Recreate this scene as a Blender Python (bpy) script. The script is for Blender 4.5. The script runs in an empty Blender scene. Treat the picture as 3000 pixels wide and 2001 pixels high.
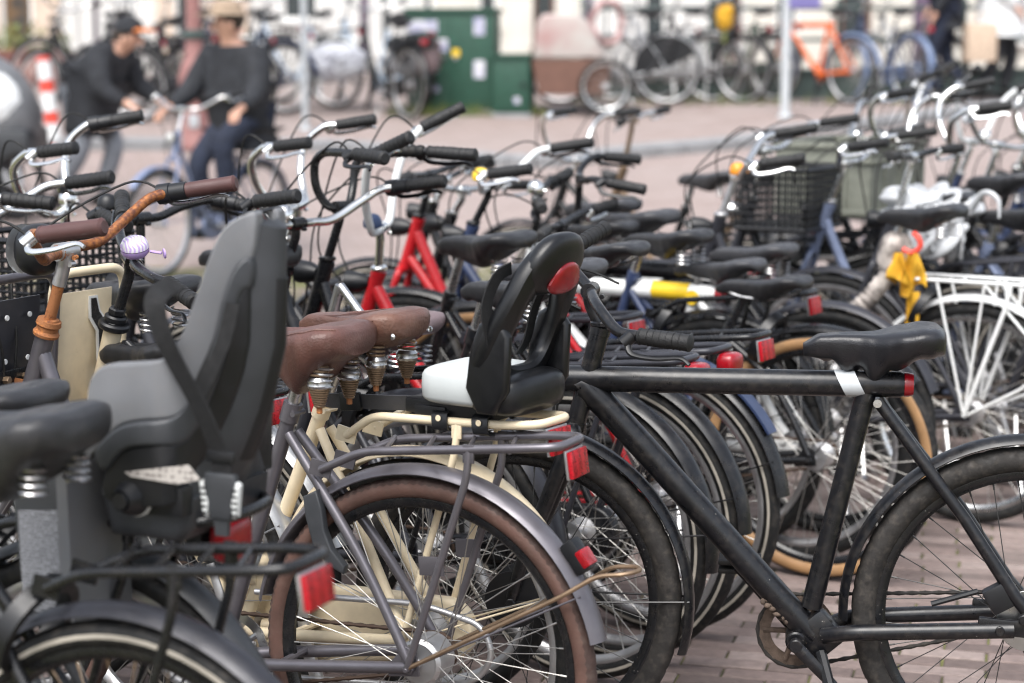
import bpy, bmesh, math, random
from mathutils import Vector, Matrix
random.seed(7)
R_ = math.radians
SC = bpy.context.scene
COL = SC.collection

# ------------------------------------------------------------------ camera, world, sun, exposure
cam = bpy.data.cameras.new('camera'); cam_o = bpy.data.objects.new('camera', cam); COL.objects.link(cam_o)
cam_o.location = (0, 0, 1.48)
cam_o.rotation_euler = (R_(90 - 8.545), 0, 0)
cam.lens = 70.0; cam.sensor_width = 36.0; cam.clip_start = 0.05; cam.clip_end = 2000
cam.dof.use_dof = True; cam.dof.focus_distance = 3.95; cam.dof.aperture_fstop = 2.9
SC.camera = cam_o
W = bpy.data.worlds.new('World'); SC.world = W; W.use_nodes = True
nt = W.node_tree; bg = nt.nodes['Background']
sky = nt.nodes.new('ShaderNodeTexSky'); sky.sky_type = 'NISHITA'; sky.sun_disc = False
SUN_EL, SUN_AZ = R_(58), R_(200)
sky.sun_elevation = SUN_EL; sky.sun_rotation = SUN_AZ
sky.air_density = 1.0; sky.dust_density = 3.0; sky.ozone_density = 1.0
hs = nt.nodes.new('ShaderNodeHueSaturation'); hs.inputs['Saturation'].default_value = 0.42
nt.links.new(sky.outputs[0], hs.inputs['Color']); nt.links.new(hs.outputs[0], bg.inputs[0])
bg.inputs[1].default_value = 0.115
sun = bpy.data.lights.new('sun', 'SUN'); sun.energy = 1.5; sun.angle = R_(45); sun.color = (1, .975, .945)
sun_o = bpy.data.objects.new('sun', sun); COL.objects.link(sun_o)
sun_o.rotation_euler = (R_(90) - SUN_EL, 0, R_(180) - SUN_AZ); sun_o.location = (0, 0, 20)
SC.view_settings.view_transform = 'Standard'; SC.view_settings.look = 'None'
SC.view_settings.exposure = 1.30; SC.view_settings.gamma = 1.0; SC.view_settings.use_curve_mapping = False
SC.render.engine = 'CYCLES'
SC.cycles.use_denoising = True; SC.cycles.pixel_filter_type = 'BLACKMAN_HARRIS'; SC.cycles.filter_width = 1.15
SC.cycles.max_bounces = 6; SC.cycles.diffuse_bounces = 3; SC.cycles.glossy_bounces = 4; SC.cycles.transmission_bounces = 4
SC.cycles.caustics_reflective = False; SC.cycles.caustics_refractive = False
SC.cycles.sample_clamp_indirect = 4.0

# ------------------------------------------------------------------ materials
M = {}
def mat(name, col, rough=.5, metal=0.0, var=.12, scale=18, bump=0.0, bscale=300, rust=0.0, rscale=35, spec=.5, coat=0.0, col2=None, dust=0.0, speck=0.0):
    m = bpy.data.materials.new(name); m.use_nodes = True; n = m.node_tree.nodes; l = m.node_tree.links
    b = n['Principled BSDF']; tc = n.new('ShaderNodeTexCoord')
    no = n.new('ShaderNodeTexNoise'); no.inputs['Scale'].default_value = scale; no.inputs['Detail'].default_value = 5
    l.new(tc.outputs['Object'], no.inputs['Vector'])
    mx = n.new('ShaderNodeMixRGB')
    c2 = col2 or tuple(min(1, c * (1 + var)) for c in col); c1 = col if col2 else tuple(c * (1 - var) for c in col)
    mx.inputs[1].default_value = (*c1, 1); mx.inputs[2].default_value = (*c2, 1)
    cr = n.new('ShaderNodeMapRange'); cr.inputs[1].default_value = .35; cr.inputs[2].default_value = .65
    l.new(no.outputs['Fac'], cr.inputs[0]); l.new(cr.outputs[0], mx.inputs[0])
    cur = mx.outputs[0]
    rr = n.new('ShaderNodeMapRange'); rr.inputs[1].default_value = .3; rr.inputs[2].default_value = .7
    rr.inputs[3].default_value = max(.03, rough * .82); rr.inputs[4].default_value = min(1, rough * 1.2)
    no2 = n.new('ShaderNodeTexNoise'); no2.inputs['Scale'].default_value = scale * 2.7; no2.inputs['Detail'].default_value = 6
    l.new(tc.outputs['Object'], no2.inputs['Vector']); l.new(no2.outputs['Fac'], rr.inputs[0])
    rcur = rr.outputs[0]
    b.inputs['Metallic'].default_value = metal
    if dust:
        nd = n.new('ShaderNodeTexNoise'); nd.inputs['Scale'].default_value = 60; nd.inputs['Detail'].default_value = 8
        l.new(tc.outputs['Object'], nd.inputs['Vector'])
        rp = n.new('ShaderNodeMapRange'); rp.inputs[1].default_value = .48; rp.inputs[2].default_value = .75; rp.inputs[4].default_value = dust
        l.new(nd.outputs['Fac'], rp.inputs[0])
        md = n.new('ShaderNodeMixRGB'); md.inputs[2].default_value = (.2, .17, .14, 1)
        l.new(rp.outputs[0], md.inputs[0]); l.new(cur, md.inputs[1]); cur = md.outputs[0]
    if speck:
        vo = n.new('ShaderNodeTexVoronoi'); vo.inputs['Scale'].default_value = 95; l.new(tc.outputs['Object'], vo.inputs['Vector'])
        ns = n.new('ShaderNodeTexNoise'); ns.inputs['Scale'].default_value = 9; l.new(tc.outputs['Object'], ns.inputs['Vector'])
        th = n.new('ShaderNodeMapRange'); th.inputs[1].default_value = .5; th.inputs[2].default_value = .72; th.inputs[3].default_value = 0; th.inputs[4].default_value = .16; l.new(ns.outputs['Fac'], th.inputs[0])
        lt_ = n.new('ShaderNodeMath'); lt_.operation = 'LESS_THAN'; l.new(vo.outputs['Distance'], lt_.inputs[0]); l.new(th.outputs[0], lt_.inputs[1])
        sm = n.new('ShaderNodeMath'); sm.operation = 'MULTIPLY'; sm.inputs[1].default_value = speck; l.new(lt_.outputs[0], sm.inputs[0])
        ms = n.new('ShaderNodeMixRGB'); ms.inputs[2].default_value = (.33, .31, .28, 1); l.new(sm.outputs[0], ms.inputs[0]); l.new(cur, ms.inputs[1]); cur = ms.outputs[0]
    if rust:
        nr = n.new('ShaderNodeTexNoise'); nr.inputs['Scale'].default_value = rscale; nr.inputs['Detail'].default_value = 9; nr.inputs['Roughness'].default_value = .68
        l.new(tc.outputs['Object'], nr.inputs['Vector'])
        rp = n.new('ShaderNodeMapRange'); t = .80 - rust * .45
        rp.inputs[1].default_value = t; rp.inputs[2].default_value = t + .06
        l.new(nr.outputs['Fac'], rp.inputs[0])
        rc = n.new('ShaderNodeTexNoise'); rc.inputs['Scale'].default_value = 160; rc.inputs['Detail'].default_value = 6
        l.new(tc.outputs['Object'], rc.inputs['Vector'])
        rm = n.new('ShaderNodeMixRGB'); rm.inputs[1].default_value = (.16, .055, .022, 1); rm.inputs[2].default_value = (.46, .17, .045, 1)
        rq = n.new('ShaderNodeMapRange'); rq.inputs[1].default_value = .38; rq.inputs[2].default_value = .62
        l.new(rc.outputs['Fac'], rq.inputs[0]); l.new(rq.outputs[0], rm.inputs[0])
        mr = n.new('ShaderNodeMixRGB'); l.new(rp.outputs[0], mr.inputs[0]); l.new(cur, mr.inputs[1]); l.new(rm.outputs[0], mr.inputs[2]); cur = mr.outputs[0]
        ma = n.new('ShaderNodeMath'); ma.operation = 'MULTIPLY_ADD'; ma.inputs[1].default_value = -metal; ma.inputs[2].default_value = metal
        l.new(rp.outputs[0], ma.inputs[0]); l.new(ma.outputs[0], b.inputs['Metallic'])
        mo = n.new('ShaderNodeMixRGB'); mo.inputs[2].default_value = (.8, .8, .8, 1)
        l.new(rp.outputs[0], mo.inputs[0]); l.new(rcur, mo.inputs[1]); rcur = mo.outputs[0]
    l.new(cur, b.inputs['Base Color']); l.new(rcur, b.inputs['Roughness'])
    b.inputs['Specular IOR Level'].default_value = spec; b.inputs['Coat Weight'].default_value = coat
    if bump:
        nb = n.new('ShaderNodeTexNoise'); nb.inputs['Scale'].default_value = bscale; nb.inputs['Detail'].default_value = 4
        l.new(tc.outputs['Object'], nb.inputs['Vector'])
        bp = n.new('ShaderNodeBump'); bp.inputs['Strength'].default_value = bump; bp.inputs['Distance'].default_value = .002
        l.new(nb.outputs['Fac'], bp.inputs['Height']); l.new(bp.outputs[0], b.inputs['Normal'])
    M[name] = m; return m

mat('paint_black', (.008, .0085, .010), .27, dust=.06, speck=.4)
mat('paint_matte_black', (.0065, .007, .009), .30, var=.2, dust=.10, speck=.6)
mat('paint_slate', (.034, .035, .043), .36, metal=.2, dust=.05)
mat('paint_grey', (.15, .142, .158), .34, metal=.55, var=.1, rust=.12, rscale=24)
mat('paint_cream', (.80, .68, .48), .33, var=.07, rust=.14, rscale=20, dust=.05)
mat('paint_white', (.74, .75, .74), .3, var=.05, rust=.05)
mat('paint_red', (.46, .014, .02), .3, var=.1)
mat('paint_navy', (.03, .045, .1), .35, dust=.04)
mat('paint_blue', (.17, .23, .37), .35)
mat('paint_steelblue', (.2, .24, .36), .33, metal=.2)
mat('paint_orange', (.75, .15, .03), .35)
mat('paint_lightblue', (.5, .6, .72), .35)
mat('paint_green', (.013, .062, .039), .5, var=.15, dust=.06)
mat('paint_yellow', (.82, .55, .03), .35)
mat('paint_silver', (.42, .43, .44), .32, metal=.7)
mat('steel', (.52, .52, .52), .3, metal=1, rust=.12, rscale=60)
mat('chrome', (.78, .78, .77), .1, metal=1, var=.03, rust=.03, rscale=70)
mat('alu', (.68, .69, .69), .26, metal=1, var=.06)
mat('alu_dull', (.55, .55, .56), .42, metal=.9)
mat('rusty', (.36, .15, .06), .72, metal=.35, rust=.62, rscale=30, bump=.5, bscale=260)
mat('rusty_bar', (.115, .04, .024), .45, metal=.3, col2=(.36, .135, .04), scale=110, bump=.35, bscale=420)
mat('brown_steel', (.27, .19, .125), .45, metal=.7, rust=.3, rscale=30)
mat('spoke', (.40, .39, .37), .45, metal=1, rust=.1)
mat('spoke_black', (.03, .03, .03), .45)
mat('rubber', (.009, .0095, .010), .62, bump=.25, bscale=260, dust=.10, spec=.35)
mat('rubber_tread', (.012, .012, .0125), .72, bump=.4, bscale=190, dust=.2, spec=.35)
mat('rubber_dirty', (.019, .017, .0155), .78, var=.35, scale=26, bump=.4, bscale=170, dust=.2)
mat('rubber_brown', (.10, .052, .04), .68, bump=.35, bscale=200, var=.2, dust=.12)
mat('rubber_brown_tread', (.062, .036, .03), .8, bump=.4, bscale=200, var=.25, dust=.2)
mat('rubber_tan', (.31, .175, .078), .65, dust=.15)
mat('stripe', (.38, .35, .30), .5, var=.2)
mat('grip_black', (.010, .0102, .011), .55, bump=.6, bscale=420)
mat('grip_brown', (.075, .034, .032), .5, bump=.2, bscale=400, var=.15)
mat('vinyl_black', (.022, .0225, .025), .42, bump=.3, bscale=500, dust=.05)
mat('vinyl_grey', (.046, .047, .052), .45, bump=.3, bscale=450)
mat('vinyl_cover', (.013, .0132, .016), .32, bump=.35, bscale=380)
mat('vinyl_mauve', (.15, .11, .115), .45, bump=.2, bscale=350)
mat('leather_brown', (.078, .035, .027), .42, col2=(.122, .055, .044), scale=11, bump=.7, bscale=260, dust=.1)
mat('leather_worn', (.085, .043, .036), .4, col2=(.145, .070, .048), scale=9, bump=.8, bscale=200, dust=.12)
mat('plastic_grey', (.15, .155, .165), .46, var=.14, scale=7, bump=.12, bscale=600, dust=.10, speck=.25)
mat('plastic_mid', (.036, .039, .044), .46, bump=.08, bscale=600)
mat('plastic_dark', (.0065, .0072, .009), .42, bump=.08, bscale=600)
mat('plastic_shell', (.005, .0054, .0065), .34, bump=.12, bscale=800)
mat('plastic_white', (.70, .72, .71), .4, var=.04)
mat('cushion_white', (.47, .50, .50), .42, var=.04, bump=.06, bscale=200)
mat('webbing', (.006, .0062, .007), .8, bump=.9, bscale=700)
mat('fabric_dark', (.019, .021, .026), .9, bump=.4, bscale=90, var=.25)
mat('fabric_navy', (.016, .022, .042), .9, bump=.4, bscale=90, var=.25)
mat('fabric_grey', (.2, .22, .25), .9, bump=.4, bscale=90)
mat('fabric_white', (.72, .74, .75), .85, bump=.4, bscale=60)
mat('fabric_lilac', (.40, .41, .46), .75, col2=(.55, .57, .6), scale=5, bump=.2, bscale=60)
mat('fabric_beige', (.62, .55, .42), .9, bump=.5, bscale=120)
mat('fabric_yellow', (.6, .33, .02), .75, var=.2, bump=.5, bscale=60)
mat('fabric_camo', (.075, .065, .06), .9, col2=(.5, .45, .41), scale=22, bump=.5, bscale=80)
mat('paper_bag', (.58, .45, .34), .8)
mat('skin', (.62, .36, .26), .5, var=.06)
mat('hair', (.05, .035, .025), .6)
mat('hat', (.33, .25, .18), .85)
mat('cap_orange', (.8, .24, .05), .7)
mat('lens_red', (.28, .004, .010), .16, var=.15, scale=60, spec=.5, coat=.4, bump=.25, bscale=900)
mat('lens_clear', (.55, .56, .55), .1, spec=.8)
mat('lens_amber', (.8, .3, .03), .2)
mat('lilac', (.47, .33, .66), .3, var=.04)
mat('bell_blue', (.03, .055, .13), .35)
mat('crate_green', (.20, .21, .175), .55, var=.12, dust=.15)
mat('plastic_bag', (.52, .535, .55), .22, var=.2, scale=14, spec=.6)
mat('mud', (.10, .072, .055), .95, var=.3, scale=60, bump=.8, bscale=300)
mat('chain', (.09, .06, .045), .6, metal=.6, rust=.3, rscale=90)
mat('concrete', (.25, .255, .262), .85, var=.12, scale=9, bump=.5, bscale=60)
mat('post_white', (.74, .76, .76), .45, var=.05)
mat('post_red', (.68, .07, .045), .45)
mat('iron_redbrown', (.27, .13, .12), .6)
mat('pole_grey', (.5, .53, .55), .45, metal=.4)
mat('pole_white', (.50, .53, .55), .45, var=.05)
mat('sign_purple', (.2, .18, .42), .4)
mat('sticker', (.68, .68, .7), .5, col2=(.3, .3, .45), scale=9)
mat('wall_white', (.60, .60, .58), .75, var=.05, scale=2)
mat('wall_cream', (.60, .58, .52), .8, var=.06, scale=2)
mat('wall_stone', (.58, .47, .38), .85, var=.12, scale=3)
mat('wood_white', (.78, .78, .76), .5, var=.04)
mat('wood_brown', (.14, .07, .05), .5)
mat('door_purple', (.12, .08, .13), .45)
mat('pane', (.03, .04, .045), .07, spec=.8)
mat('shop_inside', (.30, .16, .05), .6, col2=(.04, .035, .03), scale=2.2)
mat('leaf', (.09, .14, .035), .7, col2=(.2, .2, .05), scale=6)
mat('planter', (.2, .085, .07), .7)
mat('white_red_print', (.46, .45, .42), .5, col2=(.36, .22, .21), scale=2.6)
mat('railing', (.05, .075, .07), .5)
mat('pink_coil', (.42, .27, .26), .5)
mat('moss', (.15, .155, .05), .95, col2=(.05, .042, .036), scale=4, bump=.8, bscale=90)

def brick_mat(name, use_attr):
    m = bpy.data.materials.new(name); m.use_nodes = True; n = m.node_tree.nodes; l = m.node_tree.links
    b = n['Principled BSDF']
    if use_attr:
        a = n.new('ShaderNodeAttribute'); a.attribute_name = 'shade'; fac = a.outputs['Fac']
    else:
        a = n.new('ShaderNodeObjectInfo'); fac = a.outputs['Random']
    r = n.new('ShaderNodeValToRGB'); e = r.color_ramp.elements
    e[0].position = 0; e[0].color = (.132, .100, .091, 1); e[1].position = 1; e[1].color = (.295, .236, .215, 1)
    x = r.color_ramp.elements.new(.5); x.color = (.212, .160, .145, 1)
    l.new(fac, r.inputs[0])
    tc = n.new('ShaderNodeTexCoord'); no = n.new('ShaderNodeTexNoise'); no.inputs['Scale'].default_value = 38; no.inputs['Detail'].default_value = 7
    g = n.new('ShaderNodeNewGeometry'); l.new(g.outputs['Position'], no.inputs['Vector'])
    mx = n.new('ShaderNodeMixRGB'); mx.blend_type = 'MULTIPLY'; mx.inputs[0].default_value = .55
    mr = n.new('ShaderNodeMapRange'); mr.inputs[1].default_value = .3; mr.inputs[2].default_value = .7; mr.inputs[3].default_value = .62; mr.inputs[4].default_value = 1.15
    l.new(no.outputs['Fac'], mr.inputs[0]); l.new(r.outputs[0], mx.inputs[1]); l.new(mr.outputs[0], mx.inputs[2])
    # broad dirt and moss patches
    n2 = n.new('ShaderNodeTexNoise'); n2.inputs['Scale'].default_value = 2.3; n2.inputs['Detail'].default_value = 6; l.new(g.outputs['Position'], n2.inputs['Vector'])
    m2 = n.new('ShaderNodeMapRange'); m2.inputs[1].default_value = .55; m2.inputs[2].default_value = .75; m2.inputs[4].default_value = .4; l.new(n2.outputs['Fac'], m2.inputs[0])
    mm = n.new('ShaderNodeMixRGB'); mm.inputs[2].default_value = (.3, .26, .235, 1); l.new(m2.outputs[0], mm.inputs[0]); l.new(mx.outputs[0], mm.inputs[1])
    l.new(mm.outputs[0], b.inputs['Base Color']); b.inputs['Roughness'].default_value = .8
    bp = n.new('ShaderNodeBump'); bp.inputs['Strength'].default_value = .5; bp.inputs['Distance'].default_value = .003
    l.new(no.outputs['Fac'], bp.inputs['Height']); l.new(bp.outputs[0], b.inputs['Normal'])
    M[name] = m
brick_mat('brick_single', False); brick_mat('brick_many', True)

def print_mat(name, base, ink, sx, sz, thr):
    """small unreadable print: rows of short dark marks on a pale label"""
    m = bpy.data.materials.new(name); m.use_nodes = True; n = m.node_tree.nodes; l = m.node_tree.links
    b = n['Principled BSDF']; tc = n.new('ShaderNodeTexCoord'); mp = n.new('ShaderNodeMapping')
    mp.inputs['Scale'].default_value = (sx, 1, sz); l.new(tc.outputs['Object'], mp.inputs[0])
    br = n.new('ShaderNodeTexNoise'); br.inputs['Scale'].default_value = 1; br.inputs['Detail'].default_value = 1; l.new(mp.outputs[0], br.inputs['Vector'])
    sp = n.new('ShaderNodeSeparateXYZ'); l.new(mp.outputs[0], sp.inputs[0])
    w = n.new('ShaderNodeMath'); w.operation = 'FRACT'; l.new(sp.outputs[2], w.inputs[0])
    g1 = n.new('ShaderNodeMath'); g1.operation = 'GREATER_THAN'; g1.inputs[1].default_value = .45; l.new(w.outputs[0], g1.inputs[0])
    g2 = n.new('ShaderNodeMath'); g2.operation = 'GREATER_THAN'; g2.inputs[1].default_value = thr; l.new(br.outputs['Fac'], g2.inputs[0])
    mu = n.new('ShaderNodeMath'); mu.operation = 'MULTIPLY'; l.new(g1.outputs[0], mu.inputs[0]); l.new(g2.outputs[0], mu.inputs[1])
    mx = n.new('ShaderNodeMixRGB'); mx.inputs[1].default_value = (*base, 1); mx.inputs[2].default_value = (*ink, 1); l.new(mu.outputs[0], mx.inputs[0])
    l.new(mx.outputs[0], b.inputs['Base Color']); b.inputs['Roughness'].default_value = .5; M[name] = m
print_mat('label_text', (.33, .34, .37), (.09, .09, .10), 420, 190, .42)
print_mat('label_warn', (.48, .45, .42), (.2, .18, .17), 160, 110, .5)

def prism_mat():
    m = bpy.data.materials.new('reflector_red'); m.use_nodes = True; n = m.node_tree.nodes; l = m.node_tree.links; b = n['Principled BSDF']; tc = n.new('ShaderNodeTexCoord')
    vo = n.new('ShaderNodeTexVoronoi'); vo.inputs['Scale'].default_value = 330; vo.inputs['Randomness'].default_value = .15; l.new(tc.outputs['Object'], vo.inputs['Vector'])
    wv = n.new('ShaderNodeTexWave'); wv.inputs['Scale'].default_value = 13; wv.bands_direction = 'Y'; l.new(tc.outputs['Object'], wv.inputs['Vector'])
    r = n.new('ShaderNodeValToRGB'); r.color_ramp.elements[0].color = (.10, .001, .004, 1); r.color_ramp.elements[1].color = (.46, .012, .022, 1); r.color_ramp.elements[1].position = .8
    ad = n.new('ShaderNodeMath'); ad.operation = 'MULTIPLY_ADD'; ad.inputs[1].default_value = .7; sp = n.new('ShaderNodeSeparateColor'); l.new(vo.outputs['Color'], sp.inputs[0])
    ml = n.new('ShaderNodeMath'); ml.operation = 'MULTIPLY'; ml.inputs[1].default_value = .45; l.new(wv.outputs['Fac'], ml.inputs[0])
    l.new(sp.outputs[0], ad.inputs[0]); l.new(ml.outputs[0], ad.inputs[2]); l.new(ad.outputs[0], r.inputs[0]); l.new(r.outputs[0], b.inputs['Base Color'])
    bp = n.new('ShaderNodeBump'); bp.inputs['Strength'].default_value = .35; bp.inputs['Distance'].default_value = .001; l.new(vo.outputs['Distance'], bp.inputs['Height']); l.new(bp.outputs[0], b.inputs['Normal'])
    b.inputs['Roughness'].default_value = .2; M['reflector_red'] = m
prism_mat()

# ------------------------------------------------------------------ mesh helpers
def V(*a): return Vector(a)
def cr(pts, n=6, closed=False):
    """Catmull-Rom through the points"""
    P = [Vector(p) for p in pts]; out = []; k = len(P)
    if k < 3: return P
    rng = range(k) if closed else range(k - 1)
    for i in rng:
        if closed: a, b, c, d = P[(i - 1) % k], P[i], P[(i + 1) % k], P[(i + 2) % k]
        else: a, b, c, d = P[max(i - 1, 0)], P[i], P[i + 1], P[min(i + 2, k - 1)]
        for j in range(n):
            t = j / n
            out.append(.5 * ((2 * b) + (c - a) * t + (2 * a - 5 * b + 4 * c - d) * t * t + (3 * b - a - 3 * c + d) * t ** 3))
    if not closed: out.append(P[-1])
    return out
def fil(pts, r, n=5, closed=False):
    """polyline with rounded corners"""
    P = [Vector(p) for p in pts]; k = len(P); out = []
    for i in range(k):
        if not closed and i in (0, k - 1): out.append(P[i]); continue
        a, b, c = P[(i - 1) % k], P[i], P[(i + 1) % k]
        u = (a - b); w = (c - b); q = min(r, u.length * .48, w.length * .48)
        p0 = b + u.normalized() * q; p1 = b + w.normalized() * q
        for j in range(n + 1):
            t = j / n; out.append(p0 * (1 - t) ** 2 + b * 2 * t * (1 - t) + p1 * t * t)
    return out

class MB:
    def __init__(s): s.v = []; s.f = []; s.mi = []; s.m = 0
    def add(s, vs, fs):
        b = len(s.v); s.v += [tuple(v) for v in vs]
        for f in fs: s.f.append(tuple(i + b for i in f)); s.mi.append(s.m)
    def rings(s, rings, closed=False, cap=True):
        n = len(rings[0]); vs = [p for r in rings for p in r]; fs = []
        k = len(rings)
        for i in range(k if closed else k - 1):
            a = i * n; b = ((i + 1) % k) * n
            for j in range(n):
                j2 = (j + 1) % n; fs.append((a + j, a + j2, b + j2, b + j))
        if cap and not closed:
            fs.append(tuple(range(n))[::-1]); fs.append(tuple((k - 1) * n + j for j in range(n)))
        s.add(vs, fs); return s
    def tube(s, pts, r, n=8, closed=False, cap=True, flat=1.0):
        P = [Vector(p) for p in pts]; k = len(P)
        rr = r if isinstance(r, (list, tuple)) else [r] * k
        if len(rr) != k: rr = [rr[0] + (rr[-1] - rr[0]) * i / (k - 1) for i in range(k)]
        T = []
        for i in range(k):
            if closed: t = P[(i + 1) % k] - P[(i - 1) % k]
            else: t = P[min(i + 1, k - 1)] - P[max(i - 1, 0)]
            T.append(t.normalized() if t.length > 1e-9 else V(0, 0, 1))
        nrm = V(0, 1, 0) if abs(T[0].y) < .9 else V(0, 0, 1)
        rings = []
        for i in range(k):
            nrm = (nrm - T[i] * nrm.dot(T[i])).normalized(); bi = T[i].cross(nrm)
            rings.append([P[i] + (nrm * math.cos(2 * math.pi * j / n) * flat + bi * math.sin(2 * math.pi * j / n)) * rr[i] for j in range(n)])
        return s.rings(rings, closed, cap)
    def bar(s, a, b, r, n=8, r2=None): return s.tube([a, b], [r, r2 if r2 is not None else r], n)
    def strip(s, pts, wdir, w, t):
        """flat strap: width w along wdir, thickness t"""
        P = [Vector(p) for p in pts]; k = len(P); rings = []
        for i in range(k):
            T = (P[min(i + 1, k - 1)] - P[max(i - 1, 0)]).normalized(); wd = Vector(wdir[i] if isinstance(wdir, list) else wdir)
            wd = (wd - T * wd.dot(T)).normalized(); nn = T.cross(wd)
            rings.append([P[i] + wd * w / 2 * a + nn * t / 2 * b for a, b in ((-1, -1), (1, -1), (1, 1), (-1, 1))])
        return s.rings(rings)
    def lathe(s, prof, c=(0, 0, 0), axis='y', n=24, t0=0.0, t1=2 * math.pi, mats=None, closed_prof=False, off=None):
        c = Vector(c); full = abs(t1 - t0 - 2 * math.pi) < 1e-6; k = n if full else n + 1; m = len(prof)
        vs = []
        for i in range(k):
            t = t0 + (t1 - t0) * i / n; ct, st = math.cos(t), math.sin(t)
            for j, (r, h) in enumerate(prof):
                if off: r = r + off(i, j)
                vs.append(c + (V(r * ct, h, r * st) if axis == 'y' else V(r * ct, r * st, h) if axis == 'z' else V(h, r * ct, r * st)))
        b = len(s.v); s.v += [tuple(v) for v in vs]
        mm = m if closed_prof else m - 1
        for i in range(n):
            i2 = (i + 1) % k
            for j in range(mm):
                j2 = (j + 1) % m
                s.f.append((b + i * m + j, b + i * m + j2, b + i2 * m + j2, b + i2 * m + j)); s.mi.append(mats[j] if mats else s.m)
        if not full and closed_prof:
            s.f.append(tuple(b + j for j in range(m))); s.mi.append(mats[0] if mats else s.m)
            s.f.append(tuple(b + (k - 1) * m + j for j in range(m))[::-1]); s.mi.append(mats[0] if mats else s.m)
        return s
    def disc(s, r, y0, y1, c=(0, 0, 0), axis='y', n=20, bev=.0):
        bv = bev or min(r * .15, abs(y1 - y0) * .25); d = bv if y1 > y0 else -bv
        return s.lathe([(0, y0), (r - bv, y0), (r, y0 + d), (r, y1 - d), (r - bv, y1), (0, y1)], c, axis, n)
    def sell(s, c, sz, e=.35, nu=24, nv=14, fn=None):
        """superellipsoid"""
        def sp(x, p): return math.copysign(abs(x) ** p, x)
        c = Vector(c); rings = []
        for i in range(nv + 1):
            ph = -math.pi / 2 + math.pi * i / nv; cp = max(abs(math.cos(ph)), 1e-4)
            ring = []
            for j in range(nu):
                th = 2 * math.pi * j / nu
                p = V(sp(math.cos(th), e) * cp ** e * sz[0] / 2, sp(math.sin(th), e) * cp ** e * sz[1] / 2, sp(math.sin(ph), e) * sz[2] / 2)
                ring.append(c + (fn(p) if fn else p))
            rings.append(ring)
        return s.rings(rings)
    def box(s, c, sz, mx=None, bev=0.0):
        bm = bmesh.new(); bmesh.ops.create_cube(bm, size=1)
        for v in bm.verts: v.co = V(v.co.x * sz[0], v.co.y * sz[1], v.co.z * sz[2])
        if bev: bmesh.ops.bevel(bm, geom=list(bm.edges), offset=bev, segments=2, affect='EDGES', profile=.6)
        return s.bm(bm, c, mx)
    def bm(s, bm, c=(0, 0, 0), mx=None):
        bm.verts.index_update(); c = Vector(c)
        s.add([c + (mx @ v.co if mx else v.co) for v in bm.verts], [tuple(v.index for v in f.verts) for f in bm.faces]); bm.free(); return s
    def plate(s, poly, y0, y1, bev=0.0, seg=3, axes='xz'):
        """polygon in the xz (or yz) plane given a thickness along the third axis"""
        bm = bmesh.new()
        mk = (lambda a, b, t: V(a, t, b)) if axes == 'xz' else (lambda a, b, t: V(t, a, b)) if axes == 'yz' else (lambda a, b, t: V(a, b, t))
        vs = [bm.verts.new(mk(a, b, y0)) for a, b in poly]; f = bm.faces.new(vs)
        r = bmesh.ops.extrude_face_region(bm, geom=[f]); nv = [e for e in r['geom'] if isinstance(e, bmesh.types.BMVert)]
        d = mk(0, 0, y1 - y0)
        for v in nv: v.co += d
        bmesh.ops.recalc_face_normals(bm, faces=list(bm.faces))
        if bev:
            ed = [e for e in bm.edges if len(e.link_faces) == 2 and (len(e.link_faces[0].verts) > 4 or len(e.link_faces[1].verts) > 4)]
            bmesh.ops.bevel(bm, geom=ed, offset=bev, segments=seg, affect='EDGES', profile=.5, clamp_overlap=True)
        bmesh.ops.triangulate(bm, faces=[f for f in bm.faces if len(f.verts) > 4])
        return s.bm(bm)
    def mesh(s, name, mats, sharp=38):
        me = bpy.data.meshes.new(name); me.from_pydata(s.v, [], s.f)
        for m in (mats if isinstance(mats, (list, tuple)) else [mats]): me.materials.append(M[m])
        me.polygons.foreach_set('material_index', s.mi); me.polygons.foreach_set('use_smooth', [True] * len(s.f))
        bm = bmesh.new(); bm.from_mesh(me); bmesh.ops.recalc_face_normals(bm, faces=list(bm.faces)); bm.to_mesh(me); bm.free()
        me.set_sharp_from_angle(angle=R_(sharp)); me.update(); return me
    def build(s, name, mats, parent=None, mb=None, kind=None, label=None):
        return link(name, s.mesh(name, mats), parent, mb, kind, label)

def link(name, me, parent=None, mb=None, kind=None, label=None):
    o = bpy.data.objects.new(name, me); COL.objects.link(o)
    if parent is not None: o.parent = parent
    if mb is not None: o.matrix_basis = mb
    if kind: o['kind'] = kind
    if label: o['label'] = label
    return o
def thing(name, label, cat, loc=(0, 0, 0), rz=0.0, rx=0.0, group=None):
    o = bpy.data.objects.new(name, None); COL.objects.link(o); o.empty_display_size = .2
    o.location = loc; o.rotation_euler = (rx, 0, rz); tag(o, label, cat, group); return o
def tag(o, label, cat, group=None):
    o['label'] = label; o['category'] = cat
    if group: o['group'] = group
    return o
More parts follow.
